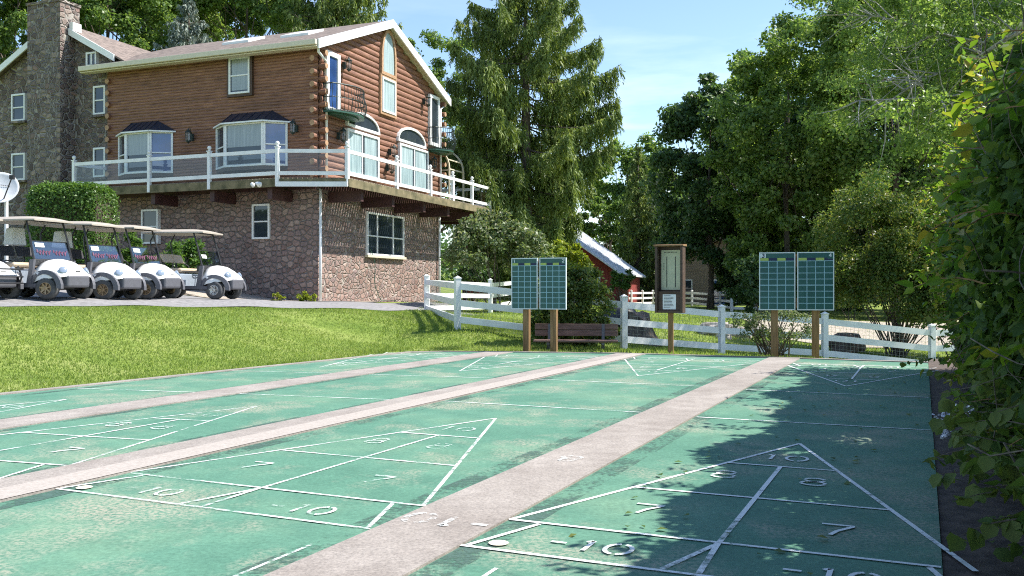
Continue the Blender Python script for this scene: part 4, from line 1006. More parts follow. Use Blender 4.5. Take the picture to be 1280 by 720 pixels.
# ================= vegetation =================
def unit(v): return v/np.maximum(np.linalg.norm(v,axis=1,keepdims=True),1e-9)
def leaves(name,Pts,size,mat,parent,seed,outd=None,up=.6,ob=.5,aspect=.6,droop=.0,fold=.12,kind='kite',dirs=None,rnd=None):
    rg=np.random.RandomState(seed); n=len(Pts); Pts=np.asarray(Pts,float)
    nrm=rg.normal(size=(n,3))*.8; nrm[:,2]+=up
    if outd is not None: nrm+=outd*ob
    nrm=unit(nrm); d=rg.normal(size=(n,3)) if dirs is None else dirs+rg.normal(size=(n,3))*.25; d[:,2]-=droop
    d=unit(d-nrm*np.sum(d*nrm,1,keepdims=True)); t=np.cross(nrm,d)
    L=(size*rg.uniform(.6,1.35,n))[:,None]; W=L*aspect*rg.uniform(.8,1.2,n)[:,None]
    if rnd is None: rnd=rg.beta(2.2,2.2,n)
    if kind=='kite':
        V=np.stack([Pts,Pts+d*L*.45+t*W*.5+nrm*L*fold,Pts+d*L,Pts+d*L*.45-t*W*.5+nrm*L*fold],1).reshape(-1,3)
        Fq=np.arange(4*n).reshape(n,4); return np_mesh(name,V,Fq,mat,parent,rnd)
    # 'leaf': two quads per half, pointed oval folded at the midrib
    a=Pts; m1=Pts+d*L*.42-nrm*L*.02; b=Pts+d*L-nrm*L*.10
    l1=Pts+d*L*.16+t*W*.42+nrm*L*fold*.8; l2=Pts+d*L*.58+t*W*.46+nrm*L*fold*.8
    r1=Pts+d*L*.16-t*W*.42+nrm*L*fold*.8; r2=Pts+d*L*.58-t*W*.46+nrm*L*fold*.8
    V=np.stack([a,l1,l2,b,m1,r1,r2],1).reshape(-1,3); o=(np.arange(n)*7)[:,None]
    Fq=np.concatenate([o+[0,4,2,1],o+[4,3,2,2],o+[0,5,6,4],o+[4,6,3,3]],1).reshape(n,4,4)
    q=np.stack([o+np.array([0,4,2,1]),o+np.array([0,5,6,4])],1).reshape(-1,4)
    tr=np.stack([o+np.array([4,3,2]),o+np.array([4,6,3])],1).reshape(-1,3)
    # triangles as two quads is invalid: use triangles everywhere
    tq=np.concatenate([q[:,[0,1,2]],q[:,[0,2,3]],tr]); rr=np.concatenate([np.repeat(rnd,2),np.repeat(rnd,2),np.repeat(rnd,2)])
    return np_mesh(name,V,tq,mat,parent,rr)
def clump_pts(rg,C,R_,n,squash=.7,shell=.5):
    k=len(C); i=rg.randint(0,k,n); d=unit(rg.normal(size=(n,3))); r=rg.uniform(0,1,n)**shell
    p=d*(r*R_[i])[:,None]; p[:,2]*=squash; return C[i]+p, d
def crown_clumps(rg,rad,n,lo=.5,bottom=-.75,lump=.22,flat=0):
    out=[]; ph=rg.uniform(0,6.28,6)
    while len(out)<n:
        d=rg.normal(size=3); d/=np.linalg.norm(d)
        if d[2]<bottom: continue
        k=1+lump*(math.sin(2.3*math.atan2(d[1],d[0])+ph[0])*.6+math.sin(4.1*d[2]+ph[1])*.5+math.sin(5*d[0]+ph[2])*.4)
        r=rg.uniform(lo,1)**.6*k; out.append(d*r*np.array(rad))
    return np.array(out)
def tree(name,label,loc,crown_z,rad,n_cl,n_lf,leaf,mat,seed,cl_r=.24,trunk_r=.22,cat='tree',group=None,bark='bark',up=.5,bottom=-.7,lump=.22,squash=.7,aspect=.62,lean=(0,0),lo=.5,limbs=18,droop=0):
    rg=np.random.RandomState(seed); t=empty(name,loc); tag(t,label,cat,group)
    cen=np.array([lean[0],lean[1],crown_z]); C=crown_clumps(rg,rad,n_cl,lo,bottom,lump)
    Rr=np.mean(rad)*cl_r*rg.uniform(.6,1.35,n_cl); pts,d=clump_pts(rg,C,Rr,n_lf,squash)
    # per-clump hue shift keeps natural variety between boughs
    leaves('crown',pts+cen,leaf,mat,t,seed+1,outd=d,up=up,ob=.7,aspect=aspect,droop=droop)
    m=MB(); top=cen+np.array([0,0,rad[2]*.55]); k=8; tp=[]
    for i in range(k+1):
        f=i/k; p=np.array([0,0,-.3])*(1-f)+top*f+np.array([math.sin(f*5+seed)*.12,math.cos(f*4+seed)*.12,0])*rad[0]*.25*f*(1-f)*4; tp.append(p)
    m.tube(tp,[trunk_r*(1-.85*(i/k))*(1.35 if i==0 else 1) for i in range(k+1)],9)
    for i in rg.choice(n_cl,min(limbs,n_cl),replace=False):
        f=min(.95,max(.2,rg.uniform(.3,.85))); b=tp[int(f*k)]; e=cen+C[i]*.97; mid=(b+e)/2+np.array([0,0,-.08*np.linalg.norm(e-b)])+rg.normal(size=3)*.06*np.linalg.norm(e-b)
        pts_=[b,b*.6+mid*.4,mid,mid*.4+e*.6,e]; r0=trunk_r*.4*(1-.5*f); m.tube(pts_,[r0,r0*.8,r0*.6,r0*.4,r0*.15],5,False)
        for _ in range(3):
            q=mid*(1-.5)+e*.5; e2=q+unit(rg.normal(size=(1,3)))[0]*Rr[i]*1.1; m.tube([q,(q+e2)/2+rg.normal(size=3)*.05,e2],[r0*.35,r0*.22,r0*.08],4,False)
    m.build('trunk',M[bark],t,True); return t
LM={}
LM['broad']=leafmat('broadleaf_foliage',[(.055,.11,.030),(.10,.175,.048),(.16,.24,.068),(.25,.31,.105)],.45,.4)
LM['dark']=leafmat('dark_maple_foliage',[(.032,.07,.027),(.056,.112,.042),(.094,.16,.058),(.14,.21,.078)],.38,.4)
LM['light']=leafmat('light_green_foliage',[(.068,.125,.032),(.12,.20,.052),(.185,.27,.078),(.29,.345,.13)],.48,.4)
LM['spruce']=leafmat('spruce_needles',[(.055,.095,.024),(.11,.165,.04),(.185,.245,.06),(.27,.32,.10)],.28,.55)
LM['bluespruce']=leafmat('blue_spruce_needles',[(0.084, 0.12, 0.102), (0.144, 0.186, 0.156), (0.228, 0.264, 0.222), (0.312, 0.336, 0.288)],.1,.6)
LM['hedge']=leafmat('hedge_leaves',[(.026,.055,.018),(.052,.098,.026),(.088,.145,.036),(.15,.19,.055)],.42,.6,spec=.2)
LM['shoot']=leafmat('young_hedge_leaves',[(.06,.13,.018),(.10,.19,.024),(.16,.25,.03),(.30,.24,.04)],.45,.4)
LM['box']=leafmat('boxwood_leaves',[(0.0364, 0.0845, 0.0182), (0.065, 0.1365, 0.0286), (0.104, 0.1885, 0.039), (0.143, 0.234, 0.052)],0.35,.4)
LM['yellow']=leafmat('yellow_green_foliage',[(.10,.15,.012),(.17,.23,.018),(.25,.29,.025),(.33,.34,.04)],.35)
LM['grey']=leafmat('grey_green_foliage',[(.05,.085,.035),(.10,.15,.06),(.18,.225,.11),(.30,.27,.19)],.3,.45)
LM['mixed']=leafmat('mixed_shrub_foliage',[(.04,.085,.022),(.082,.14,.034),(.15,.20,.05),(.30,.26,.08)],.40,.45)
LM['grassb']=leafmat('grass_blades',[(.12,.19,.04),(.18,.255,.06),(.24,.305,.085),(.36,.37,.17)],.38,.6,spec=.12)
def at(u,D): x,y=xy(u,D); return (x,y,tz(x,y))
def ztop(v,D): return H-(v-V0)*D/F
GB='wooded trees rising behind the log house'
def bg(label,u,D,vc,ru,rv,mat,seed,n_cl=60,n_lf=16000,leaf=.28,name='broadleaf_tree',group=GB,**k):
    k.setdefault('cl_r',.185); n_cl=int(n_cl*1.5)
    n_lf=int(n_lf*(2.3 if group==GB else 1.7)); leaf*=(.80 if group==GB else 1.05)
    l=at(u,D); s=D/F; return tree(name,label,l,ztop(vc,D)-l[2],(ru*s,ru*s*.9,rv*s),n_cl,n_lf,leaf,mat,seed,group=group,**k)
bg('broad green tree left of the stone chimney behind the house',-5,52,40,80,120,LM['broad'],11,60,18000)
bg('tall green tree between the stone chimney and the blue spruce',135,56,-5,85,105,LM['broad'],12,70,22000)
bg('green tree filling the gap behind the chimney and blue spruce',205,66,-10,80,115,LM['dark'],13,60,16000,leaf=.32)
bg('green tree right of the blue spruce above the skylights',310,60,-15,80,95,LM['broad'],14,70,20000)
bg('dark tree between blue spruce and the drooping conifer above the roof',385,70,-10,80,105,LM['dark'],15,60,16000,leaf=.32)
bg('slender green tree between the gable and the big spruce',545,68,150,46,125,LM['broad'],16,60,13000,leaf=.26,lump=.3)
bg('tall tree behind the left corner of the stone wing',60,70,-20,90,120,LM['broad'],17,60,16000,leaf=.32)
# ---- conifers ----
def conifer(name,label,u,D,vtop,rpx,mat,seed,whorls=26,per=7,drop=1.0,card=(.07,.26),hang=.55,cat='spruce tree',group=None,vbase=None,density=1.0,power=.75,curve=.28,var=(.72,1.12),prof=None,lat=.30):
    rg=np.random.RandomState(seed); l=at(u,D); t=empty(name,l); tag(t,label,cat,group); Ht=ztop(vtop,D)-l[2]; Rm=rpx*D/F
    zb=Ht*.06 if vbase is None else ztop(vbase,D)-l[2]
    tr=MB(); tr.tube([(0,0,-.3),(0.03,0,Ht*.3),(0,.04,Ht*.65),(0,0,Ht)],[.34*Ht/17,.26*Ht/17,.15*Ht/17,.02],9)
    A=[];Dr=[];S=[]; rn=[]
    for w in range(whorls):
        f=w/(whorls-1); z=zb+(Ht-zb)*f**.92; Lb=Rm*max(.04,(1-f))**power
        for b in range(per if f<.85 else max(3,per-2)):
            an=rg.uniform(0,6.283) if w<2 else (b+rg.uniform(-.35,.35))*6.283/per+w*1.9; L=(Lb*min(1,.5+f*5.5) if prof is None else float(np.interp(f,prof[0],prof[1]))*D/F)*rg.uniform(*var); ns=12
            d=np.array([math.cos(an),math.sin(an),0]); zz=z+rg.uniform(-.5,.5)*(Ht-zb)/whorls
            bp=[]
            for k in range(ns+1):
                q=k/ns; sag=-curve*L*math.sin(q*2.2)*(1-f*.55)+.30*L*max(0,q-.6)**1.3+.25*L*q*f
                bp.append(d*L*q+np.array([0,0,zz+sag]))
            tr.tube(bp,[.05*(1-q/ns*.85)*(1-f*.6)+.006 for q in range(ns+1)],4,False)
            sd=np.array([-d[1],d[0],0])
            nb=int(L*16*density)+5
            for k in range(nb):
                q=rg.uniform(.10,1)**.75; i=min(int(q*ns),ns-1); p=bp[i]+(bp[i+1]-bp[i])*(q*ns-i)
                sl=rg.uniform(-1,1)*lat*L*(1.05-q)**.6*.9; p=p+sd*sl+np.array([0,0,-abs(sl)*.25])
                hl=hang*drop*rg.uniform(.25,1.0)*(.45+.75*(1-f))*(.4+.6*min(1,q*2.2)); m_=max(3,int(hl/.055)); br=rg.beta(2,2)
                tilt=d*.18*rg.uniform(-.2,1)+rg.normal(size=3)*.10
                for j in range(m_):
                    e=j/m_; A.append(p+np.array([0,0,-hl*e])+tilt*hl*e+rg.normal(size=3)*.035); v=np.array([0,0,-1.])+tilt+rg.normal(size=3)*.42; Dr.append(v); rn.append(np.clip(br+rg.normal()*.13-(.0),0,1))
    A=np.array(A);Dr=unit(np.array(Dr)); n=len(A); L=rg.uniform(.6,1.2,n)[:,None]*card[1]; W=rg.uniform(.7,1.2,n)[:,None]*card[0]
    rv=rg.normal(size=(n,3)); tt=unit(np.cross(Dr,rv))
    V=np.stack([A-tt*W*.5,A+tt*W*.5,A+Dr*L+tt*W*.18,A+Dr*L-tt*W*.18],1).reshape(-1,3)
    np_mesh('crown',V,np.arange(4*n).reshape(n,4),mat,t,np.array(rn)); tr.build('trunk',M['bark'],t,True); return t
conifer('norway_spruce','huge drooping spruce standing between the house and the barn',657,44,-85,165,LM['spruce'],21,whorls=23,per=6,drop=1.9,hang=.66,card=(.062,.22),density=2.3,lat=.19,power=.62,curve=.20,var=(.72,1.14),vbase=325,prof=([0,.06,.18,.39,.55,.62,.79,.92,1],[60,70,94,122,106,97,66,34,5]))
conifer('blue_spruce','pale blue grey spruce whose tip shows above the house roof',236,52,-6,130,LM['bluespruce'],22,whorls=30,per=9,drop=.5,curve=.05,card=(.09,.24),density=1.2,power=.85)
conifer('norway_spruce','drooping conifer just above the log house ridge',425,58,-120,95,LM['spruce'],23,whorls=24,per=7,drop=1.3,card=(.10,.28),density=.8,vbase=110)
conifer('norway_spruce','narrow dark conifer between the big spruce and the cottage',798,78,182,44,LM['spruce'],24,whorls=24,per=7,drop=1.0,card=(.11,.3),density=.7)
# ---- trees right of the gap ----
GR='deciduous trees on the right beyond the fence'
bg('sunlit round tree in the gap right of the big spruce',785,95,235,48,62,LM['broad'],31,60,11000,leaf=.34,group=GR)
bg('hazy green tree farthest back in the gap below the sky',822,110,262,45,65,LM['broad'],32,50,9000,leaf=.38,group=GR)
bg('dark maple leaning over the cottage with the lowest crown top',888,60,228,76,122,LM['dark'],33,90,30000,leaf=.26,group=GR,bottom=-.85,lump=.1)
bg('tall light green tree behind scoreboard three',985,54,190,86,158,LM['light'],34,100,34000,leaf=.23,group=GR,bottom=-.9,lump=.3)
bg('shaded green tree behind scoreboard four and the light tree',1060,60,215,95,150,LM['dark'],35,90,26000,leaf=.27,group=GR,bottom=-.95)
bg('very tall tree rising out of the picture above the shrub',1120,48,95,110,185,LM['light'],36,110,36000,leaf=.21,group=GR,bottom=-.9,lump=.3)
bg('tall dark tree behind the vine hedge',1230,56,150,110,210,LM['dark'],37,90,26000,leaf=.27,group=GR,bottom=-.95)
bg('broad tree closing the view beyond the hedge top',1330,45,130,110,220,LM['broad'],38,80,20000,leaf=.24,group=GR,bottom=-.95)
bg('low bushy tree shading the cottage front',940,62,345,52,42,LM['dark'],39,50,13000,leaf=.24,group=GR,bottom=-.9)
bg('low dark tree between the cottage and scoreboard four',1025,58,345,70,45,LM['dark'],40,60,15000,leaf=.24,group=GR,bottom=-.9)
bg('rounded green tree beyond the barn below the big spruce',762,88,292,34,46,LM['broad'],42,40,9000,leaf=.24,group=GR)
bg('dark tree behind the notice case and barn eave',828,84,300,42,60,LM['dark'],43,50,9000,leaf=.3,group=GR,bottom=-.9)
bg('wide green tree filling the distance behind scoreboards three and four',1090,78,170,150,190,LM['broad'],44,90,24000,leaf=.34,group=GR,bottom=-.95)
bg('mid green tree between the dark maple and the light tree',945,74,215,85,130,LM['broad'],45,80,20000,leaf=.32,group=GR,bottom=-.95)
# far wood as one mass on the slopes
rg=np.random.RandomState(5); C=[];
for i in range(260):
    a=rg.uniform(-1.0,1.0); D=rg.uniform(125,175); x=D*math.tan(a*.75); C.append((x,D,tz(x,D)+rg.uniform(1,13)))
C=np.array(C); pts,d=clump_pts(rg,C,rg.uniform(3,5.5,len(C)),60000,.8); tag(leaves('distant_wood',pts,.75,LM['dark'],None,6,outd=d),'distant wooded slope closing the view between the trees','wood',kind='stuff')
# ---- overhanging birch-like tree from the right ----
D=22.5; l=at(1430,D); t=empty('overhanging_tree',l); tag(t,'tree reaching in from the right with long bare grey limbs','tree')
L0=Vector(l); tr=MB(); rg=np.random.RandomState(61); tips=[]
def pp(u,v,dd): return P(u,v,dd)-L0
tr.tube([(0,0,-.3),(-.1,.1,2.5),pp(1410,80,22.5),pp(1400,-60,22.6),pp(1395,-220,22.5)],[.32,.27,.22,.16,.05],10)
limbs=[([(1412,90),(1340,75),(1278,95),(1230,122),(1180,138),(1110,143),(1034,147)],22.0,.075),([(1405,40),(1330,40),(1275,58),(1215,70),(1170,98),(1120,118),(1085,135)],22.4,.09),
       ([(1400,-20),(1340,0),(1280,8),(1220,6),(1150,-5),(1080,-20)],23,.09),([(1400,-60),(1300,-70),(1200,-95),(1100,-110),(1020,-90)],22.6,.10),([(1215,70),(1180,80),(1140,72),(1100,60),(1060,50),(1020,48)],22.4,.045),([(1170,92),(1195,105),(1215,118)],22.2,.03),([(1412,120),(1350,140),(1300,175),(1240,200),(1180,215)],23.5,.06),([(1400,-100),(1330,-160),(1230,-210),(1120,-230)],22.0,.10),([(1278,95),(1250,112),(1235,140)],22,.025),([(1140,143),(1110,128),(1085,112)],22,.025)]
for pts,dd,r0 in limbs:
    q=[pp(u,v,dd+rg.normal()*.12) for u,v in pts]; n=len(q); q=[x-Vector((0,1.9,0)) if k>0 else x for k,x in enumerate(q)]; tr.tube(q,[.9*r0*(1-.85*i/(n-1)) for i in range(n)],6,False)
    for i in range(n-1):
        for j in range(9):
            b=q[i].lerp(q[i+1],rg.uniform(0,1)); dv=Vector(rg.normal(size=3)); dv.x-=.6; dv=dv.normalized()*rg.uniform(.5,1.7); e=b+dv+Vector((0,0,-.15)); mid=(b+e)/2+Vector(rg.normal(size=3))*.08
            tr.tube([b,mid,e],[r0*.25+.004,r0*.14+.003,.003],4,False); tips+= ([np.array(e)] if rg.uniform()<.45 else [])
tr.build('trunk',M['palebark'],t,True)
tips=np.array(tips)
extra=[]
for i in range(230):
    u=rg.uniform(985,1400); v=rg.uniform(-260,150+.12*(u-985)*(1 if u<1200 else .8)); 
    if u<1040 and rg.uniform()<.5: continue
    extra.append(np.array(pp(u,v,23.2+rg.normal()*1.0)))
Cc=np.concatenate([tips[tips[:,2]>0],np.array(extra)]); pts,d=clump_pts(rg,Cc,rg.uniform(.25,.75,len(Cc)),70000,.6,.6)
leaves('crown',pts,.092,LM['light'],t,62,outd=d,up=.5,droop=.6,aspect=.6)
# ---- shrubs ----
def shrub(name,label,u,D,w,v0,v1,mat,seed,n=9000,leaf=.07,ncl=60,group=None,stems=14,bottom=-.6,cl_r=.28,lump=.25,up=.6,cat='shrub',squash=.8,stemcol='bark',depth=.8,up0=0.0):
    s=D/F; l=at(u,D); rg=np.random.RandomState(seed); t=empty(name,l); tag(t,label,cat,group)
    zt=ztop(v0,D)-l[2]; zb=ztop(v1,D)-l[2]; cen=np.array([0,0,(zt+zb)/2]); rad=(w*s/2,w*s/2*depth,(zt-zb)/2)
    C=crown_clumps(rg,rad,ncl,.35,bottom,lump); Rr=np.mean(rad)*cl_r*rg.uniform(.6,1.3,ncl); pts,d=clump_pts(rg,C,Rr,n,squash); leaves('foliage',pts+cen,leaf,mat,t,seed+1,outd=d,up=up)
    m=MB()
    for i in range(stems):
        e=cen+C[i%ncl]*.95; b=np.array([rg.normal()*.12,rg.normal()*.1,-.1]); mid=b*.5+e*.5+np.array([0,0,.1])+rg.normal(size=3)*.08; m.tube([b,mid*.5+b*.5,mid,e],[.022,.018,.013,.004],5,False)
    m.build('stems',M[stemcol],t,True); return t
shrub('shrub','grey green rhododendron like shrub at the house corner under the spruce',622,33,108,268,352,LM['grey'],71,13000,.13,70)
shrub('shrub','big dense shrub behind the bench and scoreboard two',711,19.85,96,326,442,LM['mixed'],72,26000,.07,100,depth=.5,bottom=-.95)
shrub('shrub','yellow green bush glowing behind the top of scoreboard two',706,25.5,62,306,342,LM['yellow'],73,9000,.09,50)
shrub('shrub','small round clipped bush at the barn corner',776,50,30,341,366,LM['box'],74,4000,.12,30)
shrub('shrub','half bare bush at the posts of scoreboards three and four',968,18.9,92,374,448,LM['grey'],75,4200,.05,60,stems=40,cl_r=.22,lump=.3)
shrub('shrub','large arching shrub with bare lower stems right of scoreboard four',1120,25.5,200,236,424,LM['mixed'],76,62000,.085,150,stems=44,bottom=-.72,lump=.3,cl_r=.22)
shrub('shrub','dark arching shrub between the big shrub and the vine hedge',1200,24.5,130,270,435,LM['mixed'],77,24000,.085,70,stems=30)
shrub('shrub','bright green shrub behind the right end golf cart',227,27.3,66,300,372,LM['box'],78,9000,.09,50)
shrub('shrub','leafy shrub between two golf carts at the stone wall',168,28.2,40,296,365,LM['box'],79,6000,.09,40)
shrub('shrub','low dark shrub at the stone house corner by the deck post',590,37,50,330,362,LM['dark'],80,5000,.12,40)
shrub('shrub','tiny yellow green weed tuft at the wall foot near the downspout',386,29.6,24,363,380,LM['yellow'],81,900,.07,14,stems=5)
shrub('shrub','low weed tuft on the gravel left of the downspout',348,29.4,16,369,380,LM['yellow'],82,500,.06,10,stems=5)
for i,(u,w_,v0) in enumerate(((945,64,318),(1000,80,322),(1065,84,316),(1140,90,312),(1215,90,300))):
    shrub('undergrowth_bush',('dark bush filling the space behind scoreboard three','dark bush behind the gap between scoreboards three and four','dark bush behind scoreboard four and the gravel','dark bush at the back of the big arching shrub','dark bush at the far end behind the vine hedge')[i],u,46+i,w_,v0,388,LM['dark'],110+i,9000,.16,50,stems=6,bottom=-.9,group='bushes under the right hand trees')
# clipped hedge block in front of the stone wing
l=at(95,28); rg=np.random.RandomState(83); t=empty('clipped_hedge',l); tag(t,'clipped boxy hedge rising behind the golf carts','hedge')
hx=86*28/F/2; ztp=ztop(235,28)-l[2]; n=26000; fcs=rg.choice(5,n,p=[.36,.30,.12,.12,.10]); a=rg.uniform(-1,1,n); b=rg.uniform(0,1,n); pts=np.zeros((n,3)); od=np.zeros((n,3))
for i in range(n):
    f=fcs[i]
    if f==0: pts[i]=(a[i]*hx,-.8,b[i]*ztp); od[i]=(0,-1,0)
    elif f==1: pts[i]=(a[i]*hx,(b[i]*2-1)*.8,ztp); od[i]=(0,0,1)
    elif f==2: pts[i]=(hx,a[i]*.8,b[i]*ztp); od[i]=(1,0,0)
    elif f==3: pts[i]=(-hx,a[i]*.8,b[i]*ztp); od[i]=(-1,0,0)
    else: pts[i]=(a[i]*hx,.8,b[i]*ztp); od[i]=(0,1,0)
c0=np.array([0,0,ztp*.5]); q=(pts-c0)/np.array([hx,.8,ztp*.5]); k=(np.abs(q)**6).sum(1)**(-1/6); pts=c0+(pts-c0)*k[:,None]+rg.normal(size=(n,3))*.05+.08*np.sin(pts*2.7+1)
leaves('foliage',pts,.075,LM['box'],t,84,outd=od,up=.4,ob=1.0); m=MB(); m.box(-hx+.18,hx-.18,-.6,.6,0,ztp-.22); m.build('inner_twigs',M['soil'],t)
# ================= vine hedge on the right =================
hl=cw(.9,8.5); t=empty('vine_hedge',(hl[0],hl[1],0)); tag(t,'tall dark hedge overgrown with vines along the right edge of the courts','hedge')
HO=np.array([hl[0],hl[1],0]); rg=np.random.RandomState(91)
def htop(Y): return 2.62+.30*sstep((Y-4)/4)+.32*sstep((Y-9.5)/3)+.10*np.sin(Y*1.7)+.07*np.sin(Y*4.1+1)
def hface(Y,z): # X of the court-side face
    return .52+.13*np.sin(Y*1.3+.5)*np.cos(z*1.8)+.10*np.sin(Y*2.9+z*2.2)+.16*np.clip(.7-z,0,1)-.22*np.exp(-((z-1.3)/.8)**2)*.6+.22*np.clip(z-2.2,0,1)
Y0,Y1=2.6,15.6
n=135000; Y=rg.uniform(Y0,Y1,n); zf=rg.uniform(.0,1,n)**.9; z=.12+zf*(htop(Y)-.12); X=hface(Y,z)+np.abs(rg.normal(size=n))*.16
n2=15000; Yt=rg.uniform(Y0,Y1,n2); Xt=rg.uniform(.75,2.2,n2); zt_=htop(Yt)-.25*((Xt-1.4)/.9)**2-np.abs(rg.normal(size=n2))*.14
n3=9000; ze_=rg.uniform(.1,1,n3)*3.1; Xe=rg.uniform(.6,2.3,n3); Ye=Y1+.25*np.sin(Xe*3+ze_)+rg.normal(size=n3)*.12
Xa=np.concatenate([X,Xt,Xe]); Ya=np.concatenate([Y,Yt,Ye]); Za=np.concatenate([z,zt_,ze_])
# ragged gaps
gp=np.sin(Ya*5.1+Za*3.3)+np.sin(Za*6.7-Ya*2.2)+np.sin(Ya*11+Xa*7+Za*9)*.6
keep=gp>-1.2; Xa,Ya,Za=Xa[keep],Ya[keep],Za[keep]
pts=np.column_stack([Xa*cc+Ya*cs,-Xa*cs+Ya*cc,Za])-HO
xo=np.array([-cc,cs,0]); od=np.tile(xo,(len(pts),1)); od[Za>htop(Ya)-.35]=(-.3,0,1)
leaves('foliage',pts,.066,LM['hedge'],t,92,outd=od,up=.55,ob=.9,aspect=.68,kind='leaf',droop=.7)
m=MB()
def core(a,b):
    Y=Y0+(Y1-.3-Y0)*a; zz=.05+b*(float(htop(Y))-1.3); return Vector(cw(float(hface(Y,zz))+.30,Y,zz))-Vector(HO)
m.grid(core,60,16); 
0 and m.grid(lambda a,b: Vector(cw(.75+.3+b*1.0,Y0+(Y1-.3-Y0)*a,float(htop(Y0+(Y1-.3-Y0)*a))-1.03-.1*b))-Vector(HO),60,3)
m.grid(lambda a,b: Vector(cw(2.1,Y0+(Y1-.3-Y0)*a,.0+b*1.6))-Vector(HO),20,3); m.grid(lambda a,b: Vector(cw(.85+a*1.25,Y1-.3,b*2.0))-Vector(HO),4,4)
M['blocksheet']=noisy('dark_block_sheet',(.012,.014,.007),(.045,.035,.02),22,.95,.8,detail=8); m.build('light_block_core',M['blocksheet'],t)  # solid dark sheets inside the leaves, added to block sun and deepen the shadow
m=MB()
for i in range(700):
    Yb=rg.uniform(Y0,Y1); zb=rg.uniform(.1,2.6); x=float(hface(Yb,zb))+.1; p=np.array([x,Yb,zb]); q=[]
    dv=np.array([rg.normal()*.25,rg.normal(),rg.normal()*1.2]); dv/=np.linalg.norm(dv)
    for k in range(6): q.append(Vector(cw(*p))-Vector(HO)); p=p+dv*.11+rg.normal(size=3)*.025
    m.tube(q,rg.uniform(.0015,.004),4,False)
m.build('vine_stems',M['bark'],t)
# arching young shoots
S=[];Sd=[];sr=[];m=MB()
def shoot(p0,dirv,L,n,sag,ls=1):
    p=np.array(p0,float); d=np.array(dirv,float); d/=np.linalg.norm(d); q=[]
    for k in range(n):
        q.append(Vector(cw(*p))-Vector(HO))
        sd=np.cross(d,(0,0,1.)); sd/=max(1e-6,np.linalg.norm(sd))
        for s in (-1,1):
            lv=d*.5+sd*s*.9+np.array([0,0,.25*rg.normal()]); w=lambda v: np.array([v[0]*cc+v[1]*cs,-v[0]*cs+v[1]*cc,v[2]])
            S.append(np.array(cw(*p))-HO); Sd.append(w(lv)); sr.append(np.clip(rg.beta(2,2)+.25*(k/n)-.1,0,1))
        p=p+d*L/n; d=d+np.array([0,0,-sag/n])+rg.normal(size=3)*.05; d/=np.linalg.norm(d)
    m.tube(q,[.006*(1-.7*i/(n-1)) for i in range(n)],4,False)
for i in range(110):
    Yb=rg.uniform(4.6,Y1); X_=rg.uniform(.6,1.3); shoot((X_,Yb,float(htop(Yb))-.25+rg.uniform(-.25,.1)),(-rg.uniform(.1,1),rg.normal()*.6,rg.uniform(.2,1)),rg.uniform(.35,.85),9,rg.uniform(.3,1.1))
for i in range(120):
    zb=rg.uniform(1.3,3.3); shoot((rg.uniform(.55,.9),Y1-rg.uniform(-.2,1.2),zb),(-rg.uniform(.5,1),rg.uniform(-.2,.6),rg.uniform(-.1,.7)),rg.uniform(.4,1.0),10,rg.uniform(.5,1.2))
for i in range(90):
    Yb=rg.uniform(4.2,Y1); zb=rg.uniform(.3,2.5); shoot((float(hface(Yb,zb))+.02,Yb,zb),(-1,rg.normal()*.7,rg.uniform(-.3,.5)),rg.uniform(.2,.45),6,1.2)
np.random.seed(3)
leaves('young_shoots',np.array(S),.085,LM['shoot'],t,93,dirs=np.array(Sd),up=.9,aspect=.5,kind='leaf',rnd=np.array(sr))
tag(m.build('shoot_stems',M['post'],t),kind='stuff')
# low trailing vines over the court edge
S=[];Sd=[];sr=[];m=MB()
for (X_,Yb,zb,dx,dy,dz,L,n) in ((.52,5.55,.38,-1,.35,-.05,.62,9),(.5,5.2,.28,-1,.1,.1,.5,7),(.5,4.75,.30,-1,-.1,.0,.38,6),(.5,9.8,.35,-1,.3,.2,.6,8),(.45,13.5,.3,-1,.2,.1,.8,10),(.5,6.6,.3,-1,0,.1,.35,6),(.5,8.0,.4,-1,0,.1,.35,6),(.5,4.4,.5,-1,.2,.1,.3,6),(.5,5.0,.55,-1,.4,.2,.35,6),(.5,6.1,.5,-1,.3,.1,.4,7),(.5,7.2,.25,-1,.2,.3,.35,6),(.5,5.8,.75,-1,.3,.1,.3,6)): shoot((X_,Yb,zb),(dx,dy,dz),L,n,.35)
for i in range(26):
    shoot((rg.uniform(.42,.62),rg.uniform(4.3,6.8),rg.uniform(.12,.75)),(-1,rg.uniform(-.2,.5),rg.uniform(-.1,.4)),rg.uniform(.22,.5),6,.6)
leaves('trailing_vines',np.array(S),.085,LM['hedge'],t,94,dirs=np.array(Sd)*.6,up=.35,aspect=.85,kind='leaf',droop=.8,rnd=np.clip(np.array(sr)+.35,0,1)); tag(m.build('trailing_stems',M['bark'],t),kind='stuff')
# white flower heads
M['petal']=plain('white_petals',(.82,.82,.90),.6); Q=[]
for (u,v,D_) in ((1196,524,7.0),(1201,533,7.0),(1206,520,7.1),(1214,516,7.2),(1199,541,6.9),(1228,513,7.0)):
    c=np.array(P(u,v,D_))-HO; 
    for k in range(60): Q.append(c-np.array([cc,-cs,0])*.09+rg.normal(size=3)*.026)
Q=np.array(Q); Q-=np.array([cc,-cs,0])*.0; leaves('flowers',Q,.028,M['petal'],t,95,up=.8,aspect=.9)
# stake by the hedge foot
b=MB(); b.bar(cw(.40,3.55,-.05),cw(.62,4.0,.28),.05,.12); o=b.build('wooden_stake',M['brownwood']); tag(o,'short brown board leaning at the hedge foot','board')
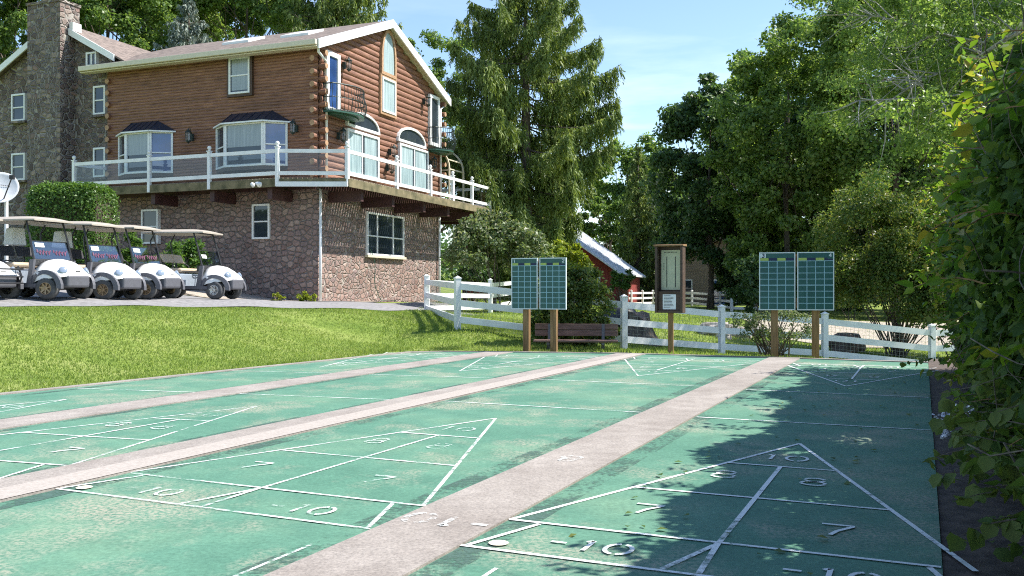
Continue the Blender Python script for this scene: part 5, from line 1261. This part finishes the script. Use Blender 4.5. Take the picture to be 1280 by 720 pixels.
# ================= grass =================
def in_poly(x,y,poly):
    c=np.zeros(len(x),bool); k=len(poly)
    for i in range(k):
        x0,y0=poly[i]; x1,y1=poly[(i+1)%k]; cnd=((y0>y)!=(y1>y))&(x<(x1-x0)*(y-y0)/(y1-y0+1e-12)+x0); c^=cnd
    return c
rg=np.random.RandomState(101)
roadpoly=RN+RF[::-1]; courtpoly=[cw(X,Y)[:2] for X,Y in ((-9.88,-6),(-9.84,7.0),(-9.56,11.5),(-9.22,15.6),(-8.7,16.05),(-7.9,16.36),(-5.4,16.97),(-2.5,17.05),(.3,16.95),(3.2,15),(3.2,-6))]
def scatter(n,box,excl,fn):
    x=rg.uniform(box[0],box[1],n); y=rg.uniform(box[2],box[3],n); k=np.ones(n,bool)
    for e in excl: k&=~in_poly(x,y,e)
    k&=(np.abs(x)<y*.60+1.5); x,y=x[k],y[k]; k=rg.uniform(0,1,len(x))<fn(x,y); return x[k],y[k]
def blades(name,x,y,hh,ww,seed,label):
    z=terrain(x,y)-.012; n=len(x); P0=np.column_stack([x,y,z]); a=rg.uniform(0,6.28,n); h=hh*rg.uniform(.5,1.3,n); w=ww*rg.uniform(.7,1.3,n)
    t=np.column_stack([np.cos(a),np.sin(a),0*a])*w[:,None]/2; le=rg.normal(size=(n,2))*.45; tip=P0+np.column_stack([le[:,0]*h,le[:,1]*h,h])
    V=np.stack([P0-t,P0+t,tip],1).reshape(-1,3)
    pt=np.sin(x*1.3+2*np.sin(y*.7))*.5+np.sin(y*2.1+x*.6)*.5; rn=np.clip(.45+.16*pt+rg.normal(size=n)*.2,0,1)
    o=np_mesh(name,V,np.arange(3*n).reshape(n,3),LM['grassb'],None,rn); tag(o,label,'grass',kind='stuff'); return o
x,y=scatter(560000,(-16,1,8.5,30),[roadpoly,courtpoly],lambda x,y: np.clip(1.15-(y-10)/26,.35,1)); blades('grass',x,y,.048,.020,1,'short sunlit grass of the sloping lawn beside the courts')
x,y=scatter(260000,(-3,18,16.5,60),[courtpoly],lambda x,y: np.clip(1.2-(y-17)/36,.15,1)); blades('grass',x,y,.075,.028,2,'short grass of the lawn beyond the white fence')
# fallen leaves in the shade
n=120; X=rg.uniform(-1.6,.4,n); Y=rg.uniform(3.5,15,n); A=np.array([cw(a,b,.012) for a,b in zip(X,Y)]); tag(leaves('fallen_leaves',A,.05,LM['mixed'],None,102,up=6,aspect=.7),'few small dry leaves lying on the shaded lane','leaves',kind='stuff')
# ================= light, sky, camera =================
sd=Vector((1,.08,0)).normalized(); EL=R(52); S3=Vector((sd.x*math.cos(EL),sd.y*math.cos(EL),math.sin(EL)))
sl=bpy.data.lights.new('sun','SUN'); sl.energy=4.8; sl.angle=R(.53); sl.color=(1,.955,.88)
so=bpy.data.objects.new('sun',sl); COL.objects.link(so); so.rotation_euler=(-S3).to_track_quat('-Z','Y').to_euler(); so.location=(20,0,30)
w=bpy.data.worlds.new('World'); SC.world=w; w.use_nodes=True; nt=w.node_tree; nt.nodes.clear()
out=nt.nodes.new('ShaderNodeOutputWorld'); bgn=nt.nodes.new('ShaderNodeBackground'); sk=nt.nodes.new('ShaderNodeTexSky'); sk.sky_type='NISHITA'; sk.sun_disc=False; sk.sun_elevation=EL; sk.sun_rotation=math.atan2(sd.x,sd.y)
sk.air_density=1.0; sk.dust_density=.25; sk.ozone_density=2.2
tc=nt.nodes.new('ShaderNodeTexCoord'); mp=nt.nodes.new('ShaderNodeMapping'); mp.inputs['Scale'].default_value=(2.2,2.2,13); nt.links.new(tc.outputs['Generated'],mp.inputs[0])
nz=nt.nodes.new('ShaderNodeTexNoise'); nz.inputs['Scale'].default_value=1.5; nz.inputs['Detail'].default_value=6; nz.inputs['Roughness'].default_value=.55; nt.links.new(mp.outputs[0],nz.inputs['Vector'])
cl=step(nt,nz.outputs['Fac'],.50,.78)
sp=nt.nodes.new('ShaderNodeSeparateXYZ'); nt.links.new(tc.outputs['Generated'],sp.inputs[0])
hm=step(nt,sp.outputs['Z'],.30,.06)
fac=math_(nt,'MULTIPLY',math_(nt,'MULTIPLY',cl,math_(nt,'ADD',math_(nt,'MULTIPLY',hm,.85),.08)),.9)
nt.links.new(mix(nt,fac,sk.outputs[0],(8,8.3,8.8)),bgn.inputs[0]); bgn.inputs[1].default_value=.125; nt.links.new(bgn.outputs[0],out.inputs[0])
cam=bpy.data.cameras.new('camera'); co=bpy.data.objects.new('camera',cam); COL.objects.link(co); co.location=(0,0,H); co.rotation_euler=(R(90),0,0)
cam.sensor_width=36; cam.lens=36*F/1280; cam.shift_y=3.5/1280; cam.clip_start=.05; cam.clip_end=3000; SC.camera=co
SC.view_settings.view_transform='Standard'; SC.view_settings.look='None'; SC.view_settings.exposure=1.0; SC.view_settings.gamma=1; SC.view_settings.use_curve_mapping=False
SC.cycles.max_bounces=8; SC.cycles.transparent_max_bounces=12; SC.cycles.diffuse_bounces=3; SC.cycles.glossy_bounces=3; SC.cycles.transmission_bounces=4
SC.cycles.use_denoising=False; SC.cycles.pixel_filter_type='BLACKMAN_HARRIS'; SC.cycles.filter_width=1.1; SC.cycles.sample_clamp_indirect=4
